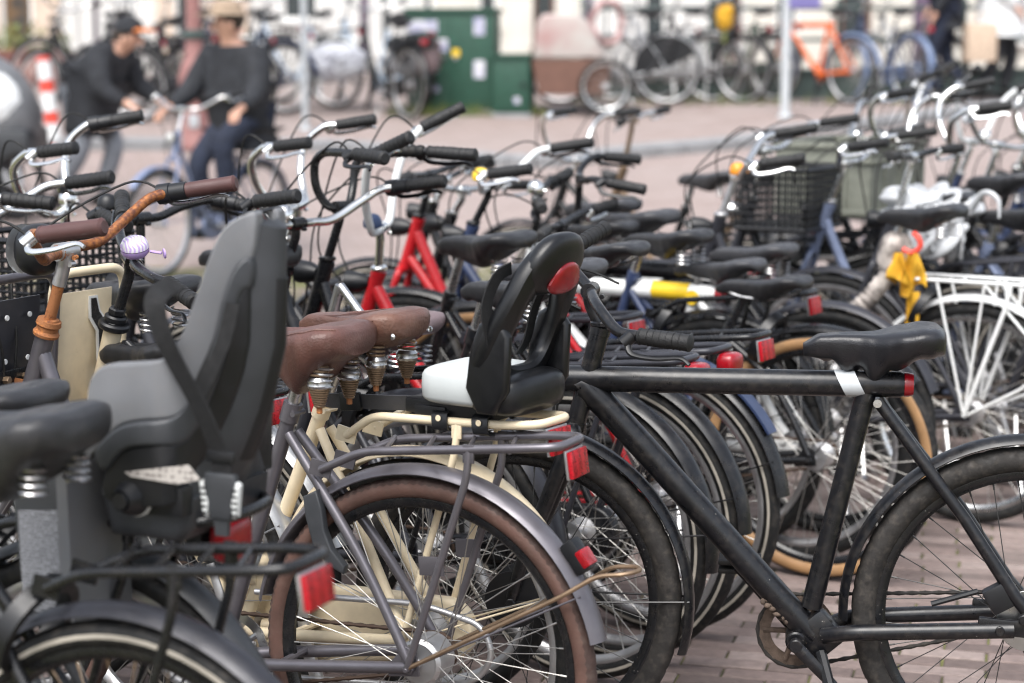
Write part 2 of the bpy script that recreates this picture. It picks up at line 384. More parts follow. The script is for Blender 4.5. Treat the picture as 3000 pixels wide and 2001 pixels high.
# ------------------------------------------------------------------ bicycle parts (bike frame: x forward from rear axle, y left, z up)
RW = .345
_cache = {}
def wheel_meshes(tyre, rim, spoke, R=RW, rt=.0205, hubr=.024, nspk=36):
    key = (tyre, rim, spoke, R, rt, hubr)
    if key in _cache: return _cache[key]
    Rc = R - rt; ph = [180 - 20 * i for i in range(18)]
    tr = {'black': ('rubber_tread', 'rubber', 'rubber'), 'stripe': ('rubber_tread', 'rubber', 'stripe'), 'brown': ('rubber_brown_tread', 'rubber_brown', 'rubber_brown'),
          'tan': ('rubber_tread', 'rubber_tan', 'rubber_tan'), 'dirty': ('rubber_dirty', 'rubber_dirty', 'rubber_dirty'), 'blue': ('paint_blue', 'paint_blue', 'paint_blue')}[tyre]
    prof = [(Rc + rt * math.cos(R_(a)), rt * math.sin(R_(a))) for a in ph]; mats = []
    for i in range(18):
        mid = abs(((ph[i] - 10) + 180) % 360 - 180)
        mats.append(0 if mid < 62 else 2 if 80 < mid < 102 and tyre == 'stripe' else 1)
    mb = MB(); nn = 260 if tyre in ('brown', 'dirty') else 72
    def off(i, j):
        a = abs((ph[j] + 180) % 360 - 180)
        if tyre == 'brown': return (-.0024 if i % 2 else .0010) if 30 < a < 70 else (-.0012 if (i // 2) % 2 and a < 30 else 0)
        if tyre == 'dirty': return (-.0016 if i % 6 == 0 else 0) if a < 70 else 0
        return (-.001 if i % 2 else 0) if a < 45 else 0
    mb.lathe(prof, n=nn, mats=mats, closed_prof=True, off=off); t = mb.mesh('tyre', tr, 60)
    mb = MB(); ro = R - 2 * rt + .004; w = .0135
    mb.lathe([(ro, -w), (ro, w), (ro - .006, w + .0005), (ro - .014, w * .8), (ro - .020, w * .3), (ro - .020, -w * .3), (ro - .014, -w * .8), (ro - .006, -w - .0005)], n=64, closed_prof=True)
    mb.m = 1
    mb.lathe([(0, -.055), (.008, -.055), (.009, -.036), (hubr + .005, -.034), (hubr + .005, -.030), (hubr * .62, -.022), (hubr * .62, .022), (hubr + .005, .030), (hubr + .005, .034), (.009, .036), (.008, .055), (0, .055)], n=24)
    r = mb.mesh('wheel', [rim, 'alu_dull' if hubr < .04 else 'plastic_dark'])
    mb = MB(); rr = R - 2 * rt - .014
    for k in range(nspk):
        sd = 1 if k % 2 else -1; a = 2 * math.pi * k / nspk; d = .95 if (k // 2) % 2 else -.95
        d *= min(1, .03 / hubr) if hubr > .04 else 1
        p0 = V((hubr + .003) * math.cos(a + d), sd * .031, (hubr + .003) * math.sin(a + d)); p1 = V(rr * math.cos(a), sd * .002, rr * math.sin(a))
        mb.bar(p0, p1, .00105, 5); q = p1 + (p0 - p1).normalized() * .014; mb.bar(q, p1, .0019, 5)
    s = mb.mesh('spokes', [spoke]); _cache[key] = (t, r, s); return _cache[key]

def add_wheel(root, at, mb=None, **k):
    t, r, s = wheel_meshes(**k); rot = Matrix.Rotation(random.uniform(0, 6.28), 4, 'Y')
    w = link('wheel', r, root, (mb if mb else Matrix()) @ Matrix.Translation(at) @ rot)
    link('tyre', t, w); link('spokes', s, w, kind='stuff'); return w

def fender_mb(cx, R, a0, a1, w=.029, drop=.016, th=.002, n=40):
    mb = MB(); us = [-1, -.85, -.5, 0, .5, .85, 1]
    o = [(R - drop * abs(u) ** 2.4, w * u) for u in us]; i = [(r - th, y * .96) for r, y in reversed(o)]
    mb.lathe(o + i, (cx, 0, RW), n=n, t0=R_(a0), t1=R_(a1), closed_prof=True); return mb

def lerp_tab(tab, t):
    """smooth lookup in a table of (t, value)"""
    if t <= tab[0][0]: return tab[0][1]
    for (a, va), (b, vb) in zip(tab, tab[1:]):
        if t <= b: u = (t - a) / (b - a); return va + (vb - va) * u * u * (3 - 2 * u) * .5 + (vb - va) * u * .5
    return tab[-1][1]
def saddle_mb(style):
    mb = MB(); L0, L1 = -.128, .148
    W_, D_, e1 = {'std': (.088, .078, .58), 'slim': (.078, .064, .54), 'leather': (.083, .074, .42), 'sprung': (.106, .125, .52), 'cover': (.098, .096, .56), 'wide': (.106, .088, .56)}[style]
    tw = [(0, .52), (.03, .74), (.09, .92), (.18, 1), (.3, .97), (.4, .82), (.5, .60), (.6, .45), (.75, .37), (.9, .32), (.97, .25), (1, .13)]
    td = [(0, .36), (.06, .50), (.16, .62), (.30, .84), (.44, 1), (.56, .92), (.75, .72), (.92, .56), (1, .30)] if style not in ('leather', 'cover', 'sprung') else [(0, .36), (.1, .55), (.3, .86), (.45, 1), (.6, .76), (.8, .46), (1, .22)] if style == 'sprung' else [(0, .5), (.08, .66), (.28, .78), (.44, 1), (.58, .84), (.8, .6), (1, .3)] if style == 'cover' else [(0, .5), (.06, .75), (.2, 1), (.4, .95), (.6, .75), (.8, .7), (.95, .5), (1, .3)]
    tz = [(0, .003), (.06, .014), (.16, .015), (.3, .008), (.5, -.003), (.7, -.004), (.88, -.008), (1, -.026)]
    N = 40; K = 28; rings = []
    for i in range(N + 1):
        t = i / N; x = L0 + (L1 - L0) * t; w = W_ * lerp_tab(tw, t); d = D_ * lerp_tab(td, t); z = lerp_tab(tz, t); rp = []
        for k in range(K):
            f = 2 * math.pi * k / K; c, s = math.cos(f), math.sin(f)
            y = w * math.copysign(abs(c) ** e1, c); zz = math.copysign(abs(s) ** (e1 if s > 0 else .8), s)
            u = (1 - zz) / 2     # 0 top, 1 bottom
            y *= 1 - (.26 if style != 'sprung' else .12) * u * u - (.22 * u if t > .3 and style != 'leather' else .22 * u * t / .3 if style != 'leather' else 0) * (1 - min(1, abs(t - .45) / .5))
            if style == 'leather': y *= 1 + .05 * u
            p = V(x, y, z - d * u)
            if s > 0 and style != 'leather': p.z -= (.010 if style != 'cover' else .006) * math.exp(-(y / .016) ** 2) * (1 if .12 < t < .75 else .3)
            if style == 'cover' and u > .3:
                g = (u - .3) / .7; ph = t * 34 + (1.2 if y > 0 else 2.6); p.y *= 1 + .10 * g * math.sin(ph) * math.exp(-((t - .55) / .26) ** 2); p.z += g * .012 * math.sin(ph * .9 + 1) * math.exp(-((t - .55) / .3) ** 2)
            rp.append(p)
        rings.append(rp)
    mb.rings(rings); mb.seam = [[rings[i][k] for i in range(2, 27)] for k in (4, 10)]; return mb

def spring_pts(x, y, z0, z1, r0, r1, turns=6, n=10):
    k = int(turns * n)
    return [V(x + (r0 + (r1 - r0) * i / k) * math.cos(2 * math.pi * i / n), y + (r0 + (r1 - r0) * i / k) * math.sin(2 * math.pi * i / n), z0 + (z1 - z0) * i / k) for i in range(k + 1)]

BARS = {  # half path from the clamp (mirrored), then grip end
    'oma': ([(0, 0, 0), (0, .06, 0), (-.02, .12, .004), (-.048, .2, .045), (-.072, .25, .073), (-.107, .285, .08)], (-.246, .297, .10)),
    'city': ([(0, 0, 0), (.012, .05, .005), (.03, .09, .035), (.02, .16, .06), (-.04, .23, .06), (-.07, .25, .055)], (-.19, .30, .045)),
    'high': ([(0, 0, 0), (0, .05, 0), (.0, .085, .015), (-.005, .13, .10), (-.03, .17, .19), (-.07, .20, .24)], (-.18, .25, .29)),
    'mid': ([(0, 0, 0), (.005, .06, 0), (.03, .105, .02), (.055, .15, .08), (.05, .185, .15), (.0, .205, .195), (-.04, .215, .20)], (-.155, .24, .215)),
    'flat': ([(0, 0, 0), (0, .08, .006), (-.012, .16, .014), (-.03, .2, .016)], (-.055, .32, .018)),
    'drop': ([(0, 0, 0), (.012, .06, .008), (.03, .10, .04), (.03, .125, .10), (-.01, .14, .14), (-.07, .17, .145), (-.13, .2, .14)], (-.25, .24, .14)),
    'sweep': ([(0, 0, 0), (.005, .07, .0), (-.01, .13, .02), (-.045, .19, .035), (-.08, .22, .03)], (-.20, .255, .01)),
}

BIKE_N = [0]
def bike(label, X, Y, yaw=32, lean=0, base_z=0, group='bicycles parked in the rows', paint='paint_black', fender='paint_black', rack='tube', rackm='paint_black', tyre='stripe', rim='alu_dull', spoke='spoke', rt=.0205,
         bar='oma', barm='alu', grip='grip_black', bell=None, saddle='std', saddlem='vinyl_black', sad=(.17, .955), steer=0, frame='oma', case='full', light='rack', f_end=172, fen_front=True,
         head=((.86, .915), (.915, .765)), clamp=None, front_x=1.09, shifter=False, levers=True, levm='alu', dress=False, lamp=True, ring=True, hub2=.024, post='steel', stemm='alu', kick='side', cable=True, rackz=(.69, .742, .778), back=-.29, refl=True, seat_top=(.285, .80), bb=(.46, .285), nopedal=False, fz=.0, grips=True, lever_side=(1, -1), tall=0, rackx=(.195, .095), rail_r=.0083):
    a = R_(yaw)
    root = thing('bicycle', label, 'bicycle', (X, Y, base_z), math.pi - a, -R_(lean), group)
    o = {'root': root}
    HT, HB = V(head[0][0], 0, head[0][1]), V(head[1][0], 0, head[1][1]); ax = (HT - HB).normalized()
    ST, BB = V(seat_top[0], 0, seat_top[1]), V(bb[0], 0, bb[1]); FA = V(front_x, 0, RW)
    S = Matrix.Translation(HB) @ Matrix.Rotation(R_(steer), 4, ax) @ Matrix.Translation(-HB)
    # frame
    m = MB()
    m.bar(HB - ax * .012, HT, .020, 14); m.tube([HB - ax * .016, HB - ax * .004], .0225, 14); m.tube([HT - ax * .012, HT + ax * .004], .0215, 14)
    if frame != 'vm':
        m.tube(cr([BB, BB.lerp(ST, .5), ST], 4), .0148, 12); m.bar(ST - (ST - BB).normalized() * .03, ST + (ST - BB).normalized() * .008, .0185, 12)
        m.bar(ST + V(-.012, .02, -.012), ST + V(-.012, -.02, -.012), .0055, 8)
        if frame == 'oma': m.tube(cr([HT - ax * .05, HT - ax * .05 + V(-.045, 0, -.11), V(.70, 0, .50), V(.60, 0, .365), BB], 8), .0172, 12)
        elif frame == 'lady':
            m.bar(HB + ax * .04, BB, .0165, 12); m.bar(HT - ax * .03, BB.lerp(ST, .38), .0145, 12)
        elif frame == 'swan': m.tube(cr([HT - ax * .04, V(.72, 0, .60), V(.55, 0, .42), BB.lerp(ST, .22)], 8), .0185, 12); m.bar(HB + ax * .03, BB, .0165, 12)
        else: m.bar(HB + ax * .035, BB, .0165, 12); m.bar(HT - ax * .03, ST - (ST - BB).normalized() * .02, .0145, 12)
        for s in (1, -1):
            m.tube(cr([ST + V(.0, s * .016, -.05), V(.12, s * .04, .54), V(.004, s * .062, RW + .012)], 6), .0102, 10)
            m.tube(cr([BB + V(-.03, s * .025, 0), V(.33, s * .046, .30), V(.002, s * .062, RW)], 6), [.0132, .011], 10)
            m.plate([(-.018, RW - .014), (.045, RW - .022), (.05, RW - .004), (.012, RW + .04), (-.012, RW + .03)], s * .058, s * .064, .001)
            m.disc(.011, s * .064, s * .074, (0, 0, RW), n=6); m.disc(.0045, s * .074, s * .084, (0, 0, RW), n=8)
        m.bar(V(.29, .045, .31), V(.29, -.045, .31), .007)
    else:
        zt = head[0][1] - .10
        m.tube([V(.25, 0, zt), V(.262, 0, zt), V(.95, 0, zt - .003), V(.962, 0, zt - .003)], [.022, .0262, .0265, .022], 20)
        m.tube(cr([V(.90, 0, zt - .02), V(.845, 0, zt - .06), V(.46, 0, .33), V(.425, 0, .295)], 4), [.028, .0285, .0285, .0285, .0285, .028, .0275, .0275, .0275, .0275, .0275, .0275, .027], 18)
        m.tube([V(.325, 0, zt - .01), V(.425, 0, .345)], [.0205, .0215], 14)
        m.box((.415, 0, .285), (.10, .052, .085), Matrix.Rotation(R_(42), 3, 'Y'), .016)
        for s in (1, -1):
            m.tube([V(.305, s * .012, zt - .03), V(.13, s * .05, .55), V(.03, s * .062, RW + .055), V(.008, s * .064, RW + .03)], [.0125, .0125, .0135, .0135], 12)
            m.tube(fil([V(.40, s * .03, .295), V(.345, s * .058, .312), V(.03, s * .066, RW - .012)], .03), .0165, 12)
            m.box((.035, s * .066, RW - .008), (.13, .012, .034), Matrix.Rotation(R_(-4), 3, 'Y'), .005)
            m.disc(.011, s * .072, s * .081, (.012, 0, RW + .012), n=12); m.disc(.010, s * .072, s * .083, (.058, 0, RW - .012), n=12)
    o['frame'] = m.build('frame', [paint], root)
    # bottom bracket, cranks, pedals
    m = MB(); ca = R_(random.choice((200, 235, 250, 20, 70))) if 'crank' not in o else 0
    if frame == 'vm': ca = R_(226)
    m.disc(.021, -.036, .036, BB, n=18)
    for s, an in ((1, ca), (-1, ca + math.pi)):
        d = V(math.cos(an), 0, math.sin(an)); p = BB + V(0, s * .058, 0)
        m.tube([p - d * .012, p + d * .02, p + d * .15, p + d * .178], [.013, .0135, .0095, .0095], 10, flat=.62); m.disc(.014, s * .045, s * .066, BB, n=14)
    cm = 'paint_matte_black' if frame == 'vm' else 'alu_dull'; ck = m.build('crank', [cm], root)
    if not nopedal:
        for s, an in ((1, ca), (-1, ca + math.pi)):
            d = V(math.cos(an), 0, math.sin(an)); p = BB + d * .17 + V(0, s * .11, 0); q = MB()
            for zz in (-.009, .009): q.box(p + V(0, 0, zz), (.088, .078, .010), None, .003)
            q.bar(BB + d * .17 + V(0, s * .062, 0), p + V(0, s * .035, 0), .006); q.build('pedal', ['rubber'], ck)
    m = MB(); yc = -.048; rc, rh = .078, .036
    if case == 'full':
        pr = []
        for k in range(13): t = R_(-90 + 180 * k / 12); pr.append((BB.x + .105 * math.cos(t), BB.z + .105 * math.sin(t) * .9))
        for k in range(13): t = R_(90 + 180 * k / 12); pr.append((-.02 + .062 * math.cos(t), RW + .062 * math.sin(t)))
        m.plate(pr, yc - .022, yc + .012, .009); m.build('chain_case', [fender if fender != 'paint_grey' else 'paint_grey'], root)
    else:
        ri = rc - (.026 if frame == 'vm' else .016); m.lathe([(ri, yc - .002), (rc + .003, yc - .0015), (rc + .003, yc + .0015), (ri, yc + .002)], BB, n=40, closed_prof=True)
        for k in range(5):
            t = 2 * math.pi * k / 5; m.bar(BB + V(.012 * math.cos(t), yc, .012 * math.sin(t)), BB + V((rc - .012) * math.cos(t), yc, (rc - .012) * math.sin(t)), .006)
        m.build('chainring', ['mud' if case == 'belt' and paint == 'paint_matte_black' else 'steel'], root)
        m = MB(); lp = []
        for k in range(19): t = R_(-96 + 192 * k / 18); lp.append(V(BB.x + rc * math.cos(t), yc, BB.z + rc * math.sin(t)))
        for k in range(15): t = R_(96 + 168 * k / 14); lp.append(V(rh * math.cos(t), yc, RW + rh * math.sin(t)))
        up = [lp[18].lerp(lp[19], i / 34) for i in range(1, 34)]; lo = [lp[-1].lerp(lp[0], i / 34) for i in range(1, 34)]
        path = lp[:19] + up + lp[19:] + lo
        m.tube(path, [.0052 if i % 2 else .0034 for i in range(len(path))], 6, closed=True, flat=.8); m.build('chain', ['chain'] if case != 'belt' else ['rubber_dirty'], root)
    # wheels
    add_wheel(root, (0, 0, RW), None, tyre=tyre, rim=rim, spoke=spoke, rt=rt, hubr=.03 if hub2 < .03 else hub2)
    add_wheel(root, FA, S, tyre=tyre, rim=rim, spoke=spoke, rt=rt, hubr=.055 if frame == 'vm' else .018)
    # fenders
    if fender:
        m = fender_mb(0, RW + .026, 12 if frame != 'vm' else -3, f_end)
        if frame != 'vm':
            for s in (1, -1): m.bar(V(0, s * .068, RW), V((RW + .018) * math.cos(R_(f_end - 14)), s * .024, RW + (RW + .018) * math.sin(R_(f_end - 14))), .0022, 6)
        o['fender'] = m.build('fender', [fender], root)
        if fen_front:
            m = fender_mb(front_x, RW + .026, 42, 196)
            for s in (1, -1): m.bar(FA + V(0, s * .055, 0), FA + V((RW + .018) * math.cos(R_(178)), s * .024, (RW + .018) * math.sin(R_(178))), .0022, 6)
            m.build('fender', [fender], root, S)
    # fork
    m = MB(); cwn = HB - ax * .028
    for s in (1, -1):
        m.tube(cr([cwn + V(0, s * .02, .008), cwn + V(.003, s * .046, -.02), cwn + V(.06, s * .05, -.17), FA + V(-.03, s * .052, .11), FA + V(0, s * .052, .006)], 6), [.0135, .0085] if frame != 'vm' else [.02, .012], 10)
        m.disc(.010, s * .054, s * .066, FA, n=6)
    m.bar(cwn + V(0, .026, .006), cwn + V(0, -.026, .006), .015); o['fork'] = m.build('fork', [paint], root, S)
    # stem, handlebar
    CL = V(clamp[0], 0, clamp[1]) if clamp else HT + V(-.05, 0, .145 + tall)
    m = MB()
    m.disc(.023, 0, .012, HT + ax * .004, 'z', 18)
    m.tube(fil([HT, CL - V(-.004, 0, .028), CL + V(0.006, 0, 0)], .02), .0118, 12); m.bar(CL + V(.002, .024, 0), CL + V(.002, -.024, 0), .0165, 14); m.bar(CL + V(-.022, .006, -.012), CL + V(-.022, -.006, -.012), .005, 8)
    m.build('stem', [stemm], root, S)
    half, ge = BARS[bar] if isinstance(bar, str) else bar
    L_ = cr([CL + V(*p) for p in half], 6); Rr = [V(p.x, -p.y, p.z) for p in L_]
    GE = CL + V(*ge)
    m = MB(); m.tube(list(reversed(Rr))[:-1] + L_, .0111, 12)
    dirg = (GE - L_[-1])
    for s in (1, -1): m.bar(V(L_[-1].x, s * L_[-1].y, L_[-1].z), V(GE.x, s * GE.y, GE.z) - V(dirg.x, s * dirg.y, dirg.z) * .05, .0108, 10)
    hb = o['handlebar'] = m.build('handlebar', [barm], root, S)
    if grips:
        for s in (1, -1):
            m = MB(); g0 = V(L_[-1].x, s * L_[-1].y, L_[-1].z); g1 = V(GE.x, s * GE.y, GE.z); ts = [0, .02, .05, .06, .3, .5, .7, .9, .965, 1]
            rs = [.0135, .0165, .0172, .0158, .0166, .0172, .0162, .0168, .0176, .0120]
            m.tube([g0.lerp(g1, t) for t in ts], rs, 14)
            if grip in ('grip_black', 'vinyl_grey'):
                for q in (.2, .32, .44, .56, .68, .8): m.tube([g0.lerp(g1, q - .012), g0.lerp(g1, q), g0.lerp(g1, q + .012)], [.0155, .0176, .0155], 14)
            m.build('grip', [grip], hb)
    if levers:
        for s in lever_side:
            m = MB(); g0 = V(L_[-1].x, s * L_[-1].y, L_[-1].z); g1 = V(GE.x, s * GE.y, GE.z); d = (g1 - g0).normalized(); b = g0 - d * .012
            side = V(0, s, 0) - d * d.y * s
            fw = (side * .55 + V(.3, 0, -.62)).normalized()
            m.tube([b, b + fw * .02 - d * .01], .0135, 10); m.tube(cr([b + fw * .02, b + fw * .04 + d * .02, b + fw * .042 + d * .07, b + fw * .034 + d * .115, b + fw * .045 + d * .14], 5), [.0075, .0042], 8, flat=.7)
            m.build('brake_lever', [levm], hb)
    if shifter:
        m = MB(); g0 = V(L_[-1].x, -L_[-1].y, L_[-1].z); g1 = V(GE.x, -GE.y, GE.z); d = (g1 - g0).normalized()
        m.tube([g0 - d * .035, g0 - d * .033, g0 - d * .006, g0 - d * .004, g0 + d * .03, g0 + d * .031], [.017, .0215, .0215, .019, .019, .016], 18); m.build('gear_shifter', ['plastic_dark'], hb)
    if bell:
        bm_, bs = bell if isinstance(bell, tuple) else (bell, .09); p = [q for q in L_ if abs(q.y - abs(bs)) < .05] or L_; c = min(L_, key=lambda q: abs(q.y - abs(bs))); c = V(c.x, c.y * (1 if bs > 0 else -1), c.z)
        m = MB(); m.lathe([(0, .052), (.008, .0515), (.017, .048), (.0235, .038), (.026, .026), (.0255, .018), (.02, .014), (0, .014)], c, 'z', 22); m.bar(c, c + V(0, 0, .02), .008, 8)
        m.tube([c + V(.02, 0, .022), c + V(-.034, .006, .022)], .003, 6); m.build('bell', [bm_], hb)
    if cable:
        for s in (1, -1):
            m = MB(); g0 = V(L_[-1].x, s * L_[-1].y, L_[-1].z) + V(.01, 0, -.01)
            m.tube(cr([g0, g0 + V(.09, -s * .02, .03), CL + V(.15, s * .09, -.02), HT + V(.09, s * .03, -.04), HB + V(.05, s * .02, -.02)], 8), .0027, 6); m.build('brake_cable', ['rubber'], root, S)
    if lamp:
        m = MB(); c = HT + V(.075, 0, -.03)
        m.lathe([(0, -.05), (.016, -.045), (.027, -.02), (.031, .012), (.031, .02)], c, 'x', 18); m.bar(c + V(-.02, 0, 0), HT + V(.01, 0, -.06), .005); h_ = m.build('headlight', ['plastic_dark' if barm != 'alu' else 'chrome'], root, S)
        q = MB(); q.lathe([(.0305, .019), (.02, .026), (0, .029)], c, 'x', 18); q.build('lens', ['lens_clear'], h_)
    # seat post and saddle
    sx, sz = sad; dz = .055
    m = MB(); pd = (ST - BB).normalized(); top = V(sx + .012, 0, sz - dz)
    m.bar(ST - pd * .01, ST + pd * max(.02, (top - ST).length - .015), .0125, 12); m.bar(ST + pd * max(.02, (top - ST).length - .015), top + V(0, 0, .004), .0105, 10)
    m.bar(top + V(0, .03, 0), top + V(0, -.03, 0), .010, 10); m.build('seat_post', [post], root)
    m = saddle_mb(saddle); T = Matrix.Translation((sx, 0, sz)); sd = o['saddle'] = link('saddle', m.mesh('saddle', [saddlem], 75), root, T)
    m = MB()
    for s in (1, -1): m.tube(cr([V(.12, s * .012, -.035), V(.06, s * .02, -.052), V(-.04, s * .024, -.052), V(-.09, s * .045, -.03)], 5), .0035, 6)
    m.build('rail', ['steel'], sd)
    if saddle in ('sprung', 'wide', 'std'):
        for s in (1, -1):
            m = MB(); z0 = -.045 if saddle == 'std' else -.06
            m.tube(spring_pts(-.075, s * .05, z0, z0 - .045, .019, .019, 4), .0024, 5); m.build('spring', ['steel'], sd)
    # rear rack
    if rack:
        z0, z1, z2 = rackz; m = MB(); w = .066
        N_ = [V(rackx[0], w * .7, z0), V(rackx[1], w, z1), V(back + .07, w, z2), V(back, w * .8, z2 + .006)]
        Fp = [V(p.x, -p.y, p.z) for p in N_]
        m.tube(fil(N_ + list(reversed(Fp)), .03), rail_r, 10)
        for s in (1, -1):
            top_ = V(-.125, s * w, z2 - .006)
            m.tube(fil([top_, top_ + V(.004, s * .006, -.06), V(.0, s * .076, RW)], .02), .0072, 10); m.box(top_ + V(0, s * .004, -.012), (.022, .005, .034), None, .002)
            m.plate([(rackx[0] + .02, z0 + .02), (rackx[0] - .025, z0 + .012), (rackx[0] - .017, z0 - .016), (rackx[0] + .028, z0 - .01)], s * w * .66, s * w * .66 + .004, 0)
        rk = o['rack'] = m.build('rear_rack', [rackm], root)
        for i in range(4):
            xx = rackx[1] - .025 - i * (rackx[1] - .025 - back - .06) / 3.6; q = MB(); zz = z1 + (z2 - z1) * (.095 - xx) / (.095 - back) + .001
            q.bar(V(xx - .02, w, zz), V(xx + .03, -w, zz), .0043, 8); q.build('cross_bar', [rackm], rk)
        if refl:
            q = MB(); q.box((back - .012, 0, z2 - .03), (.009, .068, .048), Matrix.Rotation(R_(8), 3, 'Y'), .002); rf = q.build('reflector', ['reflector_red'], root)
            q = MB(); q.box((back - .005, 0, z2 - .03), (.005, .072, .052), Matrix.Rotation(R_(8), 3, 'Y'), .001); q.build('holder', ['alu_dull'], rf)
    if light == 'fender':
        t = R_(f_end - 24); c = V((RW + .040) * math.cos(t), 0, RW + (RW + .040) * math.sin(t)); mx = Matrix.Rotation(-(t - math.pi), 3, 'Y')
        q = MB(); q.box(c, (.032, .036, .064), mx, .008); lg = q.build('rear_light', ['plastic_dark'], root)
        q = MB(); q.box(c + mx @ V(-.012, 0, -.010), (.016, .038, .034), mx, .004); q.build('lens', ['lens_red'], lg)
    elif light == 'rack' and not refl:
        q = MB(); q.sell((back - .02, 0, rackz[2] - .025), (.05, .07, .05), .6); q.build('rear_light', ['lens_red'], root)
    if ring and frame != 'vm':
        q = MB(); q.lathe([(.062, -.013), (.078, -.013), (.078, .013), (.062, .013)], (0, 0, 0), 'y', 24, R_(0), R_(360), closed_prof=True)
        me = q.mesh('ring_lock', ['plastic_dark']); link('ring_lock', me, root, Matrix.Translation((.16, 0, .665)) @ Matrix.Rotation(R_(62), 4, 'Y') @ Matrix.Rotation(R_(90), 4, 'X'))
    if dress:
        q = MB(); pr = []
        for t in range(-10, 160, 10): pr.append((.33 * math.cos(R_(t)), RW + .33 * math.sin(R_(t))))
        pr += [(-.02, RW + .05), (.04, RW + .02)]
        for s in (1, -1): q.plate(pr, s * .036, s * .039)
        q.build('coat_guard', ['plastic_dark'], root)
    if kick:
        q = MB(); b = BB + V(-.05, .03, -.02)
        q.tube([b, b + V(-.02, .05, -.06), V(b.x - .09, .20, .012 )], .0075 if frame != 'vm' else .012, 8); q.tube([V(b.x - .09, .20, .014), V(b.x - .11, .215, .008)], .009, 8); q.build('kickstand', ['plastic_dark' if frame == 'vm' else 'steel'], root)
    return o
# ------------------------------------------------------------------ setting
def gh(Y):
    t = (Y - 13.2) * .125
    if t <= 0: return 0.0
    return .9 * (1 - math.exp(-(t / .9) ** 1.0 * 1.0)) if False else min(t, .9) if t < .8 else .9 - .1 * math.exp(-(t - .8) / .1)
def px_at(X, Y): return 1500 + 5833 * X / (Y * .9889 + (1.48 - gh(Y)) * .1486)

def ground_mat():
    m = bpy.data.materials.new('paving'); m.use_nodes = True; n = m.node_tree.nodes; l = m.node_tree.links; b = n['Principled BSDF']
    g = n.new('ShaderNodeNewGeometry'); mp = n.new('ShaderNodeMapping'); mp.inputs['Rotation'].default_value = (0, 0, R_(-14)); l.new(g.outputs['Position'], mp.inputs[0])
    br = n.new('ShaderNodeTexBrick'); br.inputs['Scale'].default_value = 1; br.inputs['Brick Width'].default_value = .207; br.inputs['Row Height'].default_value = .068
    br.inputs['Mortar Size'].default_value = .004; br.inputs['Color1'].default_value = (.25, .19, .175, 1); br.inputs['Color2'].default_value = (.33, .262, .245, 1); br.inputs['Mortar'].default_value = (.13, .11, .08, 1)
    l.new(mp.outputs[0], br.inputs['Vector'])
    no = n.new('ShaderNodeTexNoise'); no.inputs['Scale'].default_value = .7; no.inputs['Detail'].default_value = 7; l.new(g.outputs['Position'], no.inputs['Vector'])
    mr = n.new('ShaderNodeMapRange'); mr.inputs[1].default_value = .35; mr.inputs[2].default_value = .7; mr.inputs[4].default_value = .75; l.new(no.outputs['Fac'], mr.inputs[0])
    mx = n.new('ShaderNodeMixRGB'); mx.inputs[2].default_value = (.30, .255, .24, 1); l.new(mr.outputs[0], mx.inputs[0]); l.new(br.outputs['Color'], mx.inputs[1])
    l.new(mx.outputs[0], b.inputs['Base Color']); b.inputs['Roughness'].default_value = .82; M['paving'] = m
ground_mat()

